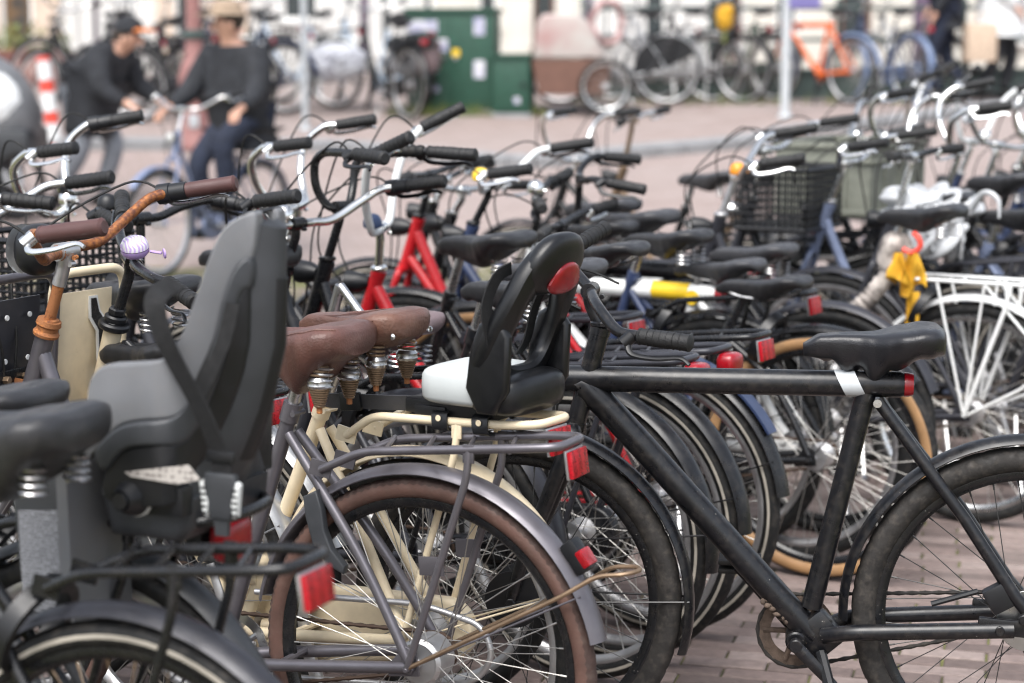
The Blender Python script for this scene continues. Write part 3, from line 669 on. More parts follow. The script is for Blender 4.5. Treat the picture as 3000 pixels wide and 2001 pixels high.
def build_ground():
    vs, fs, mi = [], [], []
    ys = [-60, -10, 0, 13.2] + [13.2 + .3 * i for i in range(1, 34)] + [30, 60, 120, 600]
    ys = sorted(set(round(y, 3) for y in ys)); xs = [-600, -60, -20, -10, -5, 0, 5, 10, 20, 60, 600]
    for y in ys:
        for x in xs: vs.append((x, y, gh(y) - (.012 if y < 13.2 else .0)))
    nx = len(xs)
    for i in range(len(ys) - 1):
        for j in range(nx - 1):
            fs.append((i * nx + j, i * nx + j + 1, (i + 1) * nx + j + 1, (i + 1) * nx + j)); mi.append(0 if ys[i] < 13.1 and ys[i] > -1 and -20 <= xs[j] < 20 else 1)
    me = bpy.data.meshes.new('ground'); me.from_pydata(vs, [], fs); me.materials.append(M['moss']); me.materials.append(M['paving']); me.polygons.foreach_set('material_index', mi)
    g = bpy.data.objects.new('ground', me); COL.objects.link(g); g['kind'] = 'structure'
    # bricks
    bw, bh, jt = .200, .0625, .0055; rot = R_(-14); c, s_ = math.cos(rot), math.sin(rot)
    spots = []
    for r in range(-40, 260):
        for q in range(-60, 75):
            u = (q + (.5 if r % 2 else 0) + .06 * math.sin(r * 12.9)) * (bw + jt); v = r * (bh + jt)
            x = u * c - v * s_; y = u * s_ + v * c
            if y < 2.2 or y > 13.27: continue
            p = px_at(x, y)
            if -700 < p < 3700: spots.append((x, y, p))
    def vis(t):
        x, y, p = t; py = 124 + 1.48 * 5833 / (y * .9889 + .22)
        return (0 < p < 3000 and py < 2030, -y if p > 1600 and y > 3.9 else -y - 40)
    spots.sort(key=lambda t: vis(t), reverse=True)
    base = []
    for k in range(4):
        bm = bmesh.new(); bmesh.ops.create_cube(bm, size=1)
        for vtx in bm.verts: vtx.co = V(vtx.co.x * (bw + random.uniform(-.003, .002)), vtx.co.y * (bh + random.uniform(-.002, .0012)), vtx.co.z * .05 - .025)
        bmesh.ops.bevel(bm, geom=[e for e in bm.edges if e.verts[0].co.z > -.01 and e.verts[1].co.z > -.01], offset=.0035, segments=1, affect='EDGES')
        bmesh.ops.delete(bm, geom=[f for f in bm.faces if f.normal.z < -.9], context='FACES')
        bmesh.ops.recalc_face_normals(bm, faces=list(bm.faces))
        me = bpy.data.meshes.new('brick'); bm.to_mesh(me); bm.free(); me.materials.append(M['brick_single']); base.append(me)
    for i, (x, y, p) in enumerate(spots[:290]):
        o = bpy.data.objects.new('brick', base[i % 4]); COL.objects.link(o); o.parent = g
        o.location = (x, y, random.gauss(-.001, .0012)); o.rotation_euler = (random.gauss(0, .008), random.gauss(0, .005), rot + random.gauss(0, .008))
    vs, fs, sh = [], [], []
    tmpl = [([v.co.copy() for v in me.vertices], [tuple(f.vertices) for f in me.polygons]) for me in base]
    for x, y, p in spots[290:]:
        tv, tf = tmpl[random.randrange(4)]; b = len(vs); a = rot + random.gauss(0, .008); ca, sa = math.cos(a), math.sin(a); tz = random.gauss(-.001, .0012); tx = random.gauss(0, .008)
        for v in tv: vs.append((x + v.x * ca - v.y * sa, y + v.x * sa + v.y * ca, tz + v.z + v.y * tx))
        k = random.random()
        for f in tf: fs.append(tuple(i + b for i in f)); sh.append(k)
    me = bpy.data.meshes.new('brick_paving'); me.from_pydata(vs, [], fs); me.materials.append(M['brick_many'])
    at = me.attributes.new('shade', 'FLOAT', 'FACE'); at.data.foreach_set('value', sh)
    o = bpy.data.objects.new('brick_paving', me); COL.objects.link(o); o.parent = g; o['kind'] = 'stuff'
    return g
ground = build_ground()

def kerb():
    pts = [(-9, 18.2), (-4.6, 17.7), (-2.5, 17.6), (-1.5, 17.5), (-.66, 17.1), (.15, 16.8), (.95, 17.2), (2.05, 17.75), (2.6, 18.3), (3.5, 18.8), (4.8, 19.7), (9, 22)]
    P = cr([(x, y, gh(y)) for x, y in pts], 24); k = bpy.data.objects.new('kerb', bpy.data.meshes.new('kerb')); COL.objects.link(k); k['kind'] = 'structure'
    i = 0
    while i + 5 < len(P):
        m = MB(); seg = [V(q.x, q.y, gh(q.y) + .035) for q in P[i:i + 6]]; d = (seg[-1] - seg[0]).normalized() * .006; seg[0] = seg[0] + d; seg[-1] = seg[-1] - d
        m.strip(seg, V(-.25, 1, .1), .24, .10); m.build('kerb_stone', ['concrete'], k); i += 5
kerb()

# houses across the street: door and window bays between piers
def house(label, x0, x1, y, wallm, bays, H=7.5, storeys=2):
    z0 = .88; root = thing('house', label, 'house', ((x0 + x1) / 2, y, z0), group='houses across the street'); cx = (x0 + x1) / 2
    w = MB(); edges = sorted(bays); x = x0
    f_h = 3.4
    for (a, b, zs, kind) in edges:
        if a > x: w.box(((x + a) / 2 - cx, .2, f_h / 2), (a - x, .4, f_h))
        if zs > 0: w.box(((a + b) / 2 - cx, .22, zs / 2), (b - a, .36, zs))
        w.box(((a + b) / 2 - cx, .21, (2.7 + f_h) / 2), (b - a, .38, f_h - 2.7)); x = b
    if x < x1: w.box(((x + x1) / 2 - cx, .2, f_h / 2), (x1 - x, .4, f_h))
    # upper storey
    n = max(1, int((x1 - x0) / 1.6)); bw = (x1 - x0) / n; xx = -(x1 - x0) / 2
    for i in range(n):
        c = xx + (i + .5) * bw
        w.box((c - bw * .36, .2, f_h + 1.6), (bw * .28, .4, 3.2)); w.box((c + bw * .36, .2, f_h + 1.6), (bw * .28, .4, 3.2))
        w.box((c, .22, f_h + .3), (bw * .44, .36, .6)); w.box((c, .22, f_h + 2.9), (bw * .44, .36, .6))
    w.box((0, 2.5, 4.0), (x1 - x0, 4.2, 8.0)); w.box((0, -.04, f_h + 3.3), (x1 - x0, .5, .22))
    w.build('wall', [wallm], root)
    ups = [(xx + (i + .5) * bw, bw * .44, f_h + .6, f_h + 2.6, 'window', 'wood_white') for i in range(n)]
    lows = [((a + b) / 2 - cx, b - a, zs, 2.7, k if k in ('door',) else 'window', k) for a, b, zs, k in edges]
    for c, ww, za, zb, kind, k in ups + lows:
        fm = {'door': 'door_purple', 'brown': 'wood_brown'}.get(k, 'wood_white'); f = MB(); t = .07
        for s in (-1, 1): f.box((c + s * (ww / 2 - t / 2), .12, (za + zb) / 2), (t, .1, zb - za - .004))
        for zz in (za + t / 2 + .002, zb - t / 2 - .002): f.box((c, .12, zz), (ww - 2 * t, .09, t))
        if ww > 1.0: f.box((c, .12, (za + zb) / 2), (t * .8, .09, zb - za - 2 * t))
        fo = f.build('door' if kind == 'door' else 'window', [fm], root)
        p = MB(); p.box((c, .15, (za + zb) / 2), (ww - 2 * t - .004, .02, zb - za - 2 * t - .004)); p.build('panel' if kind == 'door' else 'pane', ['door_purple' if kind == 'door' else 'shop_inside' if k == 'shop' else 'pane'], fo)
        if kind != 'door':
            q = MB(); q.box((c, -.03, za - .03), (ww + .1, .16, .06)); q.build('sill', [fm], fo)
    return root
HX = lambda p: (p - 1500) / 5833 * 38.0
house('shop house at far left with brown lit display window', HX(-700), HX(190), 38, 'wall_stone', [(HX(-400), HX(-40), .3, 'white'), (HX(18), HX(116), .25, 'shop')])
house('white house with narrow dark windows beside the shop', HX(190), HX(470), 38.1, 'wall_white', [(HX(236), HX(254), .1, 'white'), (HX(284), HX(300), .1, 'door'), (HX(370), HX(402), .9, 'white')])
house('tan stone house behind the red brown post', HX(470), HX(735), 38, 'wall_stone', [(HX(520), HX(600), .7, 'white'), (HX(640), HX(690), .6, 'brown')])
house('wide white house behind the light blue bicycle', HX(735), HX(1235), 38.15, 'wall_white', [(HX(1058), HX(1084), .05, 'door'), (HX(830), HX(940), 1.0, 'white'), (HX(1112), HX(1155), .4, 'white')])
house('cream house with dark windows behind the green cabinet', HX(1235), HX(1700), 38, 'wall_cream', [(HX(1238), HX(1275), .9, 'white'), (HX(1400), HX(1460), .9, 'white'), (HX(1560), HX(1625), .5, 'brown'), (HX(1640), HX(1662), .5, 'white')])
house('white house with a purple brown door at right', HX(1700), HX(2180), 38.1, 'wall_white', [(HX(1706), HX(1735), .05, 'door'), (HX(1760), HX(1790), .6, 'white'), (HX(1880), HX(1950), .6, 'white'), (HX(2090), HX(2165), .3, 'brown')])
house('cream house at far right behind the walkers', HX(2180), HX(3600), 38, 'wall_cream', [(HX(2260), HX(2330), .6, 'white'), (HX(2450), HX(2540), .6, 'brown'), (HX(2660), HX(2740), .05, 'door'), (HX(2900), HX(3000), .6, 'white')])

# railing along the water on the right
def railing(x0, x1, y0, y1, label):
    n = int((x1 - x0) / 1.5) + 1; root = thing('railing', label, 'railing', (x0, y0, gh(y0)))
    P = [V((x1 - x0) * i / n, (y1 - y0) * i / n, gh(y0 + (y1 - y0) * i / n) - gh(y0)) for i in range(n + 1)]
    for p in P:
        m = MB(); m.tube([p, p + V(0, 0, .95), p + V(0, 0, 1.0), p + V(0, 0, 1.06)], [.03, .026, .045, .01], 10); m.build('post', ['railing'], root)
    for z in (.95, .62, .3):
        m = MB(); m.tube([p + V(0, 0, z) for p in P], .022, 8); m.build('rail', ['railing'], root)
    m = MB(); m.strip([p + V(0, .12, .15) for p in P], V(0, 1, 0), .2, .32); m.build('low_wall', ['railing'], root)
railing(.75, 7.5, 21.1, 21.6, 'dark green iron railing behind the bikes at right')

# posts
def post(X, Y, prof, mats, name, label, cat, lean=0):
    root = thing(name, label, cat, (X, Y, gh(Y)), 0, 0); root.rotation_euler = (0, R_(lean), 0); return root
r = post(-4.02, 17.6, None, None, 'striped_post', 'red and white striped plastic post at the road edge', 'bollard', -6)
zz = 0
for i, (h, mt) in enumerate(((.055, 'post_red'), (.17, 'post_white'), (.105, 'post_red'), (.17, 'post_white'), (.105, 'post_red'), (.165, 'post_white'), (.04, 'post_red'))):
    m = MB(); rad = .062 if i else .085; m.lathe([(0, zz), (rad, zz), (.060, zz + h), (0, zz + h)], (0, 0, 0), 'z', 20); m.build('red_band' if mt == 'post_red' else 'white_band', [mt], r); zz += h + .0005
r = thing('iron_post', 'tall faded red brown iron post left of the cyclist', 'post', (-2.78, 17.6, gh(17.6)))
m = MB(); m.lathe([(0, 0), (.15, 0), (.15, .06), (.12, .1), (.105, .45), (.14, .55), (.15, .62), (.12, .72), (.085, .8), (.065, 1.05), (.062, 3.0), (0, 3.02)], (0, 0, 0), 'z', 20); m.build('shaft', ['iron_redbrown'], r)
m = MB(); m.lathe([(.068, .95), (.10, .97), (.10, 1.02), (.068, 1.04)], (0, 0, 0), 'z', 20); m.build('collar', ['railing'], r)
m = MB(); m.box((0, -.118, .25), (.09, .01, .12), None, .003); m.build('plate', ['pole_grey'], r)
def pole(X, Y, rad, h, mt, label, sign=None):
    r = thing('pole', label, 'pole', (X, Y, gh(Y))); m = MB(); m.tube([(0, 0, 0), (0, 0, h)], rad, 16); m.lathe([(rad, 0), (rad + .03, .0), (rad + .02, .03), (rad, .035)], (0, 0, 0), 'z', 16); m.build('shaft', [mt], r)
    if sign: q = MB(); q.box((.16, -.06, sign), (.30, .015, .42), None, .004); q.build('sign_panel', ['sign_purple'], r)
pole(-1.92, 18.6, .032, 2.6, 'pole_grey', 'slim grey pole between the cyclist and blue bicycle')
pole(2.63, 19.3, .045, 3.0, 'pole_white', 'white street pole with purple sign left of orange bike', 1.25)

# green cabinets
def cabinet(X, Y, w, h, d, label, stick):
    r = thing('utility_cabinet', label, 'cabinet', (X, Y, gh(Y) - .06), R_(-9), group='green utility cabinets')
    m = MB(); m.box((0, 0, h / 2), (w, d, h - .06), None, .012); m.build('body', ['paint_green'], r)
    m = MB(); m.box((0, 0, h - .015), (w + .05, d + .05, .04), None, .008); m.build('lid', ['paint_green'], r)
    m = MB(); m.box((0, 0, .03), (w + .03, d + .03, .09), None, .004); m.build('plinth', ['concrete'], r)
    for s in ((-1, 1) if w > .7 else (0,)):
        m = MB(); ww = w / 2 - .03 if w > .7 else w - .06; m.box((s * w / 4, -d / 2 - .004, h / 2), (ww, .012, h - .2), None, .004); dd = m.build('door', ['paint_green'], r)
        q = MB(); q.disc(.022, -d / 2 - .012, -d / 2 - .03, (s * w / 4 + (ww * .4 if s <= 0 else -ww * .4), 0, h * .55)); q.build('handle', ['steel' if s else 'plastic_dark'], dd)
    for (x, z, a, b, mt) in stick:
        m = MB(); m.box((x, -d / 2 - .0125, z), (a, .003, b)); m.build('sticker', [mt], r)
cabinet(-.57, 19.7, .86, 1.05, .4, 'tall green utility cabinet covered in stickers', [(-.27, .88, .3, .12, 'sticker'), (-.12, .7, .2, .12, 'sticker'), (.29, .88, .11, .17, 'sticker'), (.29, .47, .11, .17, 'sticker'), (.06, .63, .07, .07, 'paint_yellow'), (-.16, .28, .11, .06, 'sticker'), (-.3, .5, .16, .2, 'plastic_grey')])
cabinet(.02, 19.5, .36, .64, .4, 'low green utility cabinet beside the tall one', [(.06, .2, .06, .06, 'sticker')])

# planter and plants at the shop
r = thing('planter', 'dark red planter box below the shop window', 'planter', (-6.55, 26, .88))
m = MB(); m.box((0, 0, .22), (1.7, .4, .44), None, .02); m.box((0, 0, .46), (1.76, .46, .05), None, .01); m.build('trough', ['planter'], r)
m = MB(); m.box((0, 0, .47), (1.6, .34, .06)); m.build('soil', ['planter'], r)
r2 = thing('plant', 'green and yellow plants growing in the red planter', 'plant', (-6.55, 26, 1.36))
m = MB(); st = MB()
for i in range(420):
    c = V(random.uniform(-.8, .8), random.uniform(-.2, .2), abs(random.gauss(0, .16))); d = V(random.gauss(0, 1), random.gauss(0, 1), random.gauss(.4, .6)).normalized(); u = d.orthogonal().normalized(); L = random.uniform(.06, .12)
    m.add([c, c + d * L * .5 + u * L * .25, c + d * L, c + d * L * .5 - u * L * .25], [(0, 1, 2, 3)])
m.build('foliage', ['leaf'], r2, kind='stuff')
for i in range(9): x = -.7 + i * .175; st.tube([(x, 0, -.05), (x + random.uniform(-.05, .05), random.uniform(-.05, .05), .2)], .008, 6)
st.build('stem', ['leaf'], r2)
g_ = MB()
for i in range(900):
    X = random.choice((random.uniform(-1.2, .35), random.uniform(-1.2, .35), random.uniform(.6, 4.5))); Y = 19.42 + random.gauss(0, .05) + (0 if X < .35 else .75 + (X - .6) * .06); a = random.uniform(0, 6.28); h = random.uniform(.04, .16)
    b = V(X, Y, gh(Y)); g_.add([b + V(.006 * math.cos(a), .006 * math.sin(a), 0), b - V(.006 * math.cos(a), .006 * math.sin(a), 0), b + V(random.gauss(0, .03), random.gauss(0, .03), h)], [(0, 1, 2)])
tag(g_.build('weeds', ['leaf'], kind='stuff'), 'low weeds growing at the foot of the cabinets', 'weeds')
# ------------------------------------------------------------------ hero bicycles in front
A = bike('black bicycle at lower left with dark rack and big red reflector', -.531, 2.666, 24, paint='paint_black', fender='paint_slate', rackm='paint_black', saddle='sprung', saddlem='vinyl_black', sad=(.19, .968), rackz=(.735, .772, .80), back=-.29, rackx=(.10, .02), f_end=172, tyre='stripe', rim='paint_black', spoke='brown_steel', post='paint_black', seat_top=(.262, .78))
B = bike('dark bicycle carrying the big grey child seat', -.667, 3.053, 24, paint='plastic_mid', fender='plastic_mid', rackm='paint_black', saddle='wide', saddlem='vinyl_black', sad=(.20, .932), rackz=(.70, .742, .765), back=-.25, refl=False, light=None, tyre='black', rim='alu_dull', f_end=150)
q = MB(); c = V(-.245, 0, .735)
q.sell(c + V(-.018, 0, .0), (.05, .07, .075), .62, fn=lambda p: V(p.x, p.y * (1 + p.z * 3), p.z)); q.build('rear_light', ['lens_red'], B['root'])
q = MB(); q.box((-.214, 0, .735), (.03, .06, .055), None, .004); q.build('light_bracket', ['plastic_dark'], B['root'])

Cb = bike('grey bicycle with brown tyres, brown sprung saddle and rusty handlebar', -.159, 3.58, 26, steer=11, paint='paint_grey', fender='paint_grey', rackm='paint_grey', tyre='brown', rim='paint_black', rt=.0205, bar='oma', barm='rusty_bar', grip='grip_brown', bell=None,
          saddle='sprung', saddlem='leather_brown', sad=(.262, .952), frame='oma', case='open', light='fender', f_end=167, shifter=True, clamp=(.81, 1.07), stemm='rusty', post='steel', levm='alu', rackz=(.695, .742, .776), back=-.295, lamp=False, ring=False)
def front_carrier(root, mt, x, w, z0, z1, plate_mt, holes=True):
    m = MB(); m.tube(fil([V(x + .02, w, z0), V(x - .01, w, z1), V(x - .01, -w, z1), V(x + .02, -w, z0)], .05, 8), .0105, 12)
    m.tube(fil([V(x + .02, w, z0), V(x + .32, w * 1.2, z0 - .03), V(x + .32, -w * 1.2, z0 - .03), V(x + .02, -w, z0)], .04, 6), .0085, 10)
    fc = m.build('front_carrier', [mt], root)
    for i in range(4):
        y = -w * .8 + i * w * .53; q = MB(); q.bar(V(x + .02, y, z0), V(x + .31, y, z0 - .03), .004, 8); q.build('carrier_bar', [mt], fc)
    q = MB(); q.box((x + .006, w * .1, (z0 + z1) / 2 - .02), (.004, w * 1.45, (z1 - z0) * .86), Matrix.Rotation(R_(-6), 3, 'Y'), .001); q.build('back_plate', [plate_mt], fc)
    return fc
fc = front_carrier(Cb['root'], 'paint_grey', .96, .145, .70, 1.008, 'paint_slate')
for y in (.02, -.05):
    for z in (.84, .93): q = MB(); q.disc(.006, .0, .004, (0, 0, 0), 'x', 10); q.build('hole', ['post_white'], fc, Matrix.Translation((.957 - (z - .84) * .1, y, z)) @ Matrix.Rotation(math.pi, 4, 'Z'))
q = MB(); q.box((.952, .01, .80), (.006, .11, .045), None, .002); q.build('bracket', ['paint_black'], fc)
q = MB(); q.strip([V(.95, .0, .795), V(.92, -.01, .79), V(.90, -.01, .785)], V(0, 0, 1), .02, .003); q.build('stay', ['rusty'], fc)
for y in (.03, -.03): q = MB(); q.disc(.008, -.012, .004, (.948, y, .805), 'x', 6); q.build('bolt', ['brown_steel'], fc)
q = MB(); q.sell((.875, 0, 1.07), (.09, .10, .105), .85); hl = q.build('headlight', ['plastic_dark'], Cb['root'])
q = MB(); q.lathe([(.05, .05), (.04, .056), (0, .06)], (.868, 0, 1.07), 'x', 20); q.build('lens', ['lens_clear'], hl)
q = MB(); q.tube(fil([V(.8285, 0, 1.002), V(.8135, 0, 1.045), V(.805, 0, 1.073)], .02), [.0142, .0142, .0142, .015, .016, .0165, .0165, .0165], 14); q.bar(V(.81, .026, 1.07), V(.81, -.026, 1.07), .0182, 16); q.bar(V(.795, .007, 1.045), V(.795, -.007, 1.045), .006); q.build('stem_clamp', ['alu_dull'], Cb['root'])
q = MB(); q.lathe([(.0, .0), (.026, .0), (.027, .006), (.022, .012), (.022, .02), (.026, .024), (.024, .034), (.0, .036)], (0, 0, 0), 'z', 24); q.build('headset', ['rusty'], Cb['root'], Matrix.Translation((.866, 0, .898)) @ Matrix.Rotation(R_(-20), 4, 'Y'))
# tall beehive springs under the brown saddle and clamp hardware
def beehive(par, x, y, z, s=1.0):
    m = MB(); m.tube(spring_pts(x, y, z, z - .03 * s, .020 * s, .021 * s, 3), .0024, 6); m.tube(spring_pts(x, y, z - .052 * s, z - .098 * s, .023 * s, .009 * s, 8), .0026, 6); sp = m.build('spring', ['brown_steel'], par)
    m = MB(); m.lathe([(0, -.028 * s), (.021 * s, -.028 * s), (.027 * s, -.036 * s), (.026 * s, -.041 * s), (.028 * s, -.047 * s), (.024 * s, -.054 * s), (0, -.054 * s)], (x, y, z), 'z', 22); m.build('spring_cup', ['steel'], sp)
    m = MB(); m.disc(.007 * s, -.096 * s, -.112 * s, (x, y, z), 'z', 8); m.build('bolt', ['rusty'], sp)
q = MB()
for sm_ in saddle_mb('sprung').seam: q.tube([V(p.x, p.y * 1.003, p.z + .0006) for p in sm_], .0011, 5)
q.build('seam', ['leather_worn'], Cb['saddle'])
for s in (1, -1): beehive(Cb['saddle'], -.07, s * .054, -.058, .82)
q = MB(); q.tube(fil([V(0, .078, RW + .002), V(-.30, .05, .515), V(-.36, .035, .555), V(-.41, .03, .562), V(-.43, 0, .565), V(-.41, -.03, .562), V(-.36, -.035, .555), V(-.30, -.05, .515), V(0, -.078, RW + .002)], .02), .0042, 8); q.build('stand_bracket', ['brown_steel'], Cb['root'])
q = MB(); q.tube(fil([V(.42, -.066, .405), V(.05, -.072, .425), V(-.08, -.072, .40), V(-.105, -.07, .345), V(-.07, -.07, .29), V(.02, -.07, .265), V(.42, -.066, .235)], .05, 8), .006, 10); q.build('chain_guard', ['alu_dull'], Cb['root'])
q = MB(); q.plate([(.205, .655), (.235, .64), (.23, .60), (.215, .55), (.185, .515), (.15, .50), (.147, .515), (.175, .545), (.19, .58), (.195, .62)], .03, .05, .004); q.build('ring_lock', ['plastic_mid'], Cb['root'])
for s in (1, -1): q = MB(); q.box((-.05 + .0, s * .072, .545), (.05, .004, .035), Matrix.Rotation(R_(4), 3, 'Y'), .001); q.build('lock_tab', ['paint_grey'], Cb['root'])
q = MB(); q.disc(.045, -.034, .034, (0, 0, RW), n=28); q.build('hub_brake', ['alu_dull'], Cb['root'])

D = bike('cream bicycle with purple bell and riveted brown leather saddle', -.169, 3.741, 33, steer=58, paint='paint_cream', fender='paint_cream', rackm='paint_cream', tyre='black', rim='alu_dull', bar='flat', barm='paint_black', grip='grip_black', saddle='leather', saddlem='leather_worn', sad=(.145, .962),
         frame='swan', case='full', rackz=(.728, .778, .79), back=-.295, rackx=(.15, .07), f_end=172, head=((.805, .885), (.855, .73)), clamp=(.752, 1.032), stemm='paint_black', front_x=1.04, lamp=False, seat_top=(.24, .775), levers=True, levm='paint_black', shifter=False, light=None, refl=True, ring=False, cable=False, fen_front=False)
q = MB(); q.disc(.034, -.014, .002, (0, 0, 0), 'z', 40); q.disc(.024, .002, .018, (0, 0, 0), 'z', 24); q.disc(.019, .018, .034, (0, 0, 0), 'z', 6)
q.build('headset', ['plastic_dark'], D['root'], Matrix.Translation((.802, 0, .893)) @ Matrix.Rotation(R_(-18), 4, 'Y'))
S_ = D['handlebar']
q = MB(); q.lathe([(.0, .018), (.022, .018), (.029, .026), (.0295, .034)], (.748, .035, 1.032), 'z', 24); bl = q.build('bell', ['lilac'], S_)
q = MB(); q.lathe([(.0297, .0355), (.0285, .046), (.023, .055), (.012, .060), (0, .061)], (.748, .035, 1.032), 'z', 24)
zm = bpy.data.materials.new('zebra'); zm.use_nodes = True; n_ = zm.node_tree.nodes; wv = n_.new('ShaderNodeTexWave'); wv.inputs['Scale'].default_value = 42; wv.inputs['Distortion'].default_value = 7; wv.inputs['Detail'].default_value = 1; tc_ = n_.new('ShaderNodeTexCoord'); zm.node_tree.links.new(tc_.outputs['Object'], wv.inputs['Vector'])
rp_ = n_.new('ShaderNodeValToRGB'); rp_.color_ramp.interpolation = 'CONSTANT'; rp_.color_ramp.elements[0].color = (.5, .38, .68, 1); rp_.color_ramp.elements[1].color = (.72, .71, .74, 1); rp_.color_ramp.elements[1].position = .45
zm.node_tree.links.new(wv.outputs['Fac'], rp_.inputs[0]); zm.node_tree.links.new(rp_.outputs[0], n_['Principled BSDF'].inputs['Base Color']); n_['Principled BSDF'].inputs['Roughness'].default_value = .25; M['zebra'] = zm
q.build('bell_cap', ['zebra'], bl)
q = MB(); q.tube([V(.72, .05, 1.06), V(.70, .065, 1.058)], .003, 6); q.disc(.0105, -.002, .002, (.695, .07, 1.058), 'x', 16); q.build('striker', ['lilac'], bl)
q = MB(); q.lathe([(.0125, -.01), (.0145, -.01), (.0145, .01), (.0125, .01)], (0, 0, 0), 'y', 16, closed_prof=True); q.box((0, 0, .02), (.012, .01, .012)); q.build('clamp', ['chrome'], bl, Matrix.Translation((.75, .035, 1.032)))
# rivets and springs of the leather saddle
for s in (1, -1):
    for x, z in ((-.118, -.03), (-.085, -.024), (-.04, -.026), (.0, -.03)):
        q = MB(); q.lathe([(0, .003), (.004, .0022), (.0062, 0), (.006, -.002)], (0, 0, 0), 'y', 12)
        q.build('rivet', ['alu'], D['saddle'], Matrix.Translation((x, s * .0815 if x > -.1 else s * .062, z)) @ Matrix.Rotation(0 if s > 0 else math.pi, 4, 'Z'))
    beehive(D['saddle'], -.07, s * .05, -.05, .8)
for i in range(5):
    q = MB(); y = -.05 + i * .025; q.tube(cr([V(-.10, y, .0115), V(-.03, y, .005), V(.03, y * .7, -.003), V(.075, y * .5, -.008)], 6), .0009, 4); q.build('groove', ['leather_brown'], D['saddle'])
fc = front_carrier(D['root'], 'paint_cream', .88, .105, .70, 1.0, 'paint_cream')
q = MB(); q.plate([(-.045, .80), (-.02, .80), (-.02, .87), (.0, .90), (.0, .94), (-.015, .94), (-.022, .91), (-.045, .88)], .868, .872, 0, axes='yz'); q.build('logo_cutout', ['paint_black'], fc)
q = MB(); q.plate([(-.05, .795), (-.015, .795), (-.015, .868), (.005, .898), (.005, .945), (-.02, .945), (-.027, .912), (-.05, .884)], .8695, .874, 0, axes='yz'); q.build('logo_outline', ['paint_white'], fc)
for y, z in ((.0, .76), (-.03, .75), (0, .72), (-.03, .71)): q = MB(); q.disc(.006, -.004, .004, (.868, y, z), 'x', 8); q.build('bolt', ['brown_steel'], fc)

E_ = bike('matte black bicycle with thick straight top tube at right', 1.029, 3.862, 8, frame='vm', paint='paint_matte_black', fender='paint_matte_black', tyre='dirty', rim='paint_black', spoke='spoke_black', rt=.026, saddle='cover', saddlem='vinyl_cover', sad=(.305, .915), rack=None, light=None, refl=False, case='belt', f_end=150,
          head=((.858, .908), (.905, .72)), front_x=1.03, clamp=(.878, .985), bar=([(0, 0, 0), (.012, .06, .012), (.015, .13, .014), (.0, .2, -.002), (-.03, .24, .0)], (-.115, .31, .002)), barm='paint_matte_black', grip='grip_black', stemm='paint_matte_black', post='plastic_dark', levm='plastic_dark', lamp=False, ring=False, cable=True, seat_top=(.33, .785), bb=(.455, .28), steer=-4, hub2=.024, fen_front=True)
Eh = E_['handlebar']; CLv = Matrix.Translation((.878, 0, .985)); Eh.matrix_basis = Eh.matrix_basis @ CLv @ Matrix.Rotation(R_(-18), 4, 'X') @ Matrix.Rotation(R_(24), 4, 'Z') @ CLv.inverted()
zt = .808
q = MB(); q.tube([V(.338, 0, zt), V(.378, 0, zt)], .0267, 24, cap=False); q.v = [(x - (z - zt) * -.5, y, z) for x, y, z in q.v]; q.build('decal', ['pole_white'], E_['root'])
q = MB(); q.lathe([(0, -.012), (.022, -.010), (.0245, 0), (.0245, .008), (0, .009)], (.245, 0, zt), 'x', 20); q.build('rear_light', ['lens_red'], E_['root'])
q = MB(); q.lathe([(.018, .0), (.020, .012), (.012, .018), (0, .02)], (.962, 0, zt), 'x', 20); q.build('headlight', ['lens_clear'], E_['root'])
q = MB(); q.tube([V(.305, .026, zt - .035), V(.305, .029, zt - .035)], .0085, 14); q.build('cable_port', ['alu'], E_['root'])
q = MB(); q.disc(.062, .040, .0415, (0, 0, RW), n=36); q.build('brake_disc', ['steel'], E_['root'])
q = MB(); q.box((.06, .055, RW + .05), (.05, .03, .055), Matrix.Rotation(R_(30), 3, 'Y'), .008); q.bar((.10, .05, RW + .06), (.19, .05, RW + .03), .006); q.build('brake_caliper', ['plastic_dark'], E_['root'])

rm_ = random.Random(4); m = MB()
for i in range(46):
    t = rm_.random() ** 1.7 * .13 - .012; m.sell((.446 + .68 * t + rm_.uniform(-.007, .007), rm_.uniform(-.02, .024), .286 + .73 * t + rm_.uniform(-.006, .006)), (rm_.uniform(.006, .02), rm_.uniform(.006, .02), rm_.uniform(.005, .014)), .9, 8, 6)
m.build('mud', ['mud'], E_['root'], kind='stuff')
# ------------------------------------------------------------------ grey child seat on the second bike
def in_bike(b, name, label, cat, group=None):
    r = thing(name, label, cat, b['root'].location, b['root'].rotation_euler.z, b['root'].rotation_euler.x, group); return r
cs = in_bike(B, 'child_seat', 'big grey plastic child seat with black strap on a rear rack', 'child seat', 'child seats on the racks')
out = [(-.362, 1.228), (-.335, 1.226), (-.296, 1.206), (-.268, 1.165), (-.243, 1.115), (-.216, 1.062), (-.195, 1.03), (-.165, 1.010), (-.10, 1.002), (-.055, .997), (-.028, .982), (-.014, .955), (-.006, .90), (.0, .852)]
low = [(-.03, .868), (-.075, .905), (-.12, .918), (-.18, .925), (-.222, .94), (-.25, .975), (-.275, 1.04), (-.30, 1.11), (-.325, 1.152), (-.352, 1.165)]
band = [(-.03, .868), (-.075, .905), (-.12, .918), (-.18, .925), (-.222, .94), (-.25, .975), (-.275, 1.04), (-.30, 1.11), (-.325, 1.152), (-.354, 1.165), (-.353, 1.125), (-.335, 1.115), (-.318, 1.08), (-.302, 1.02), (-.285, .95), (-.255, .905), (-.21, .888), (-.14, .883), (-.09, .872), (-.05, .838)]
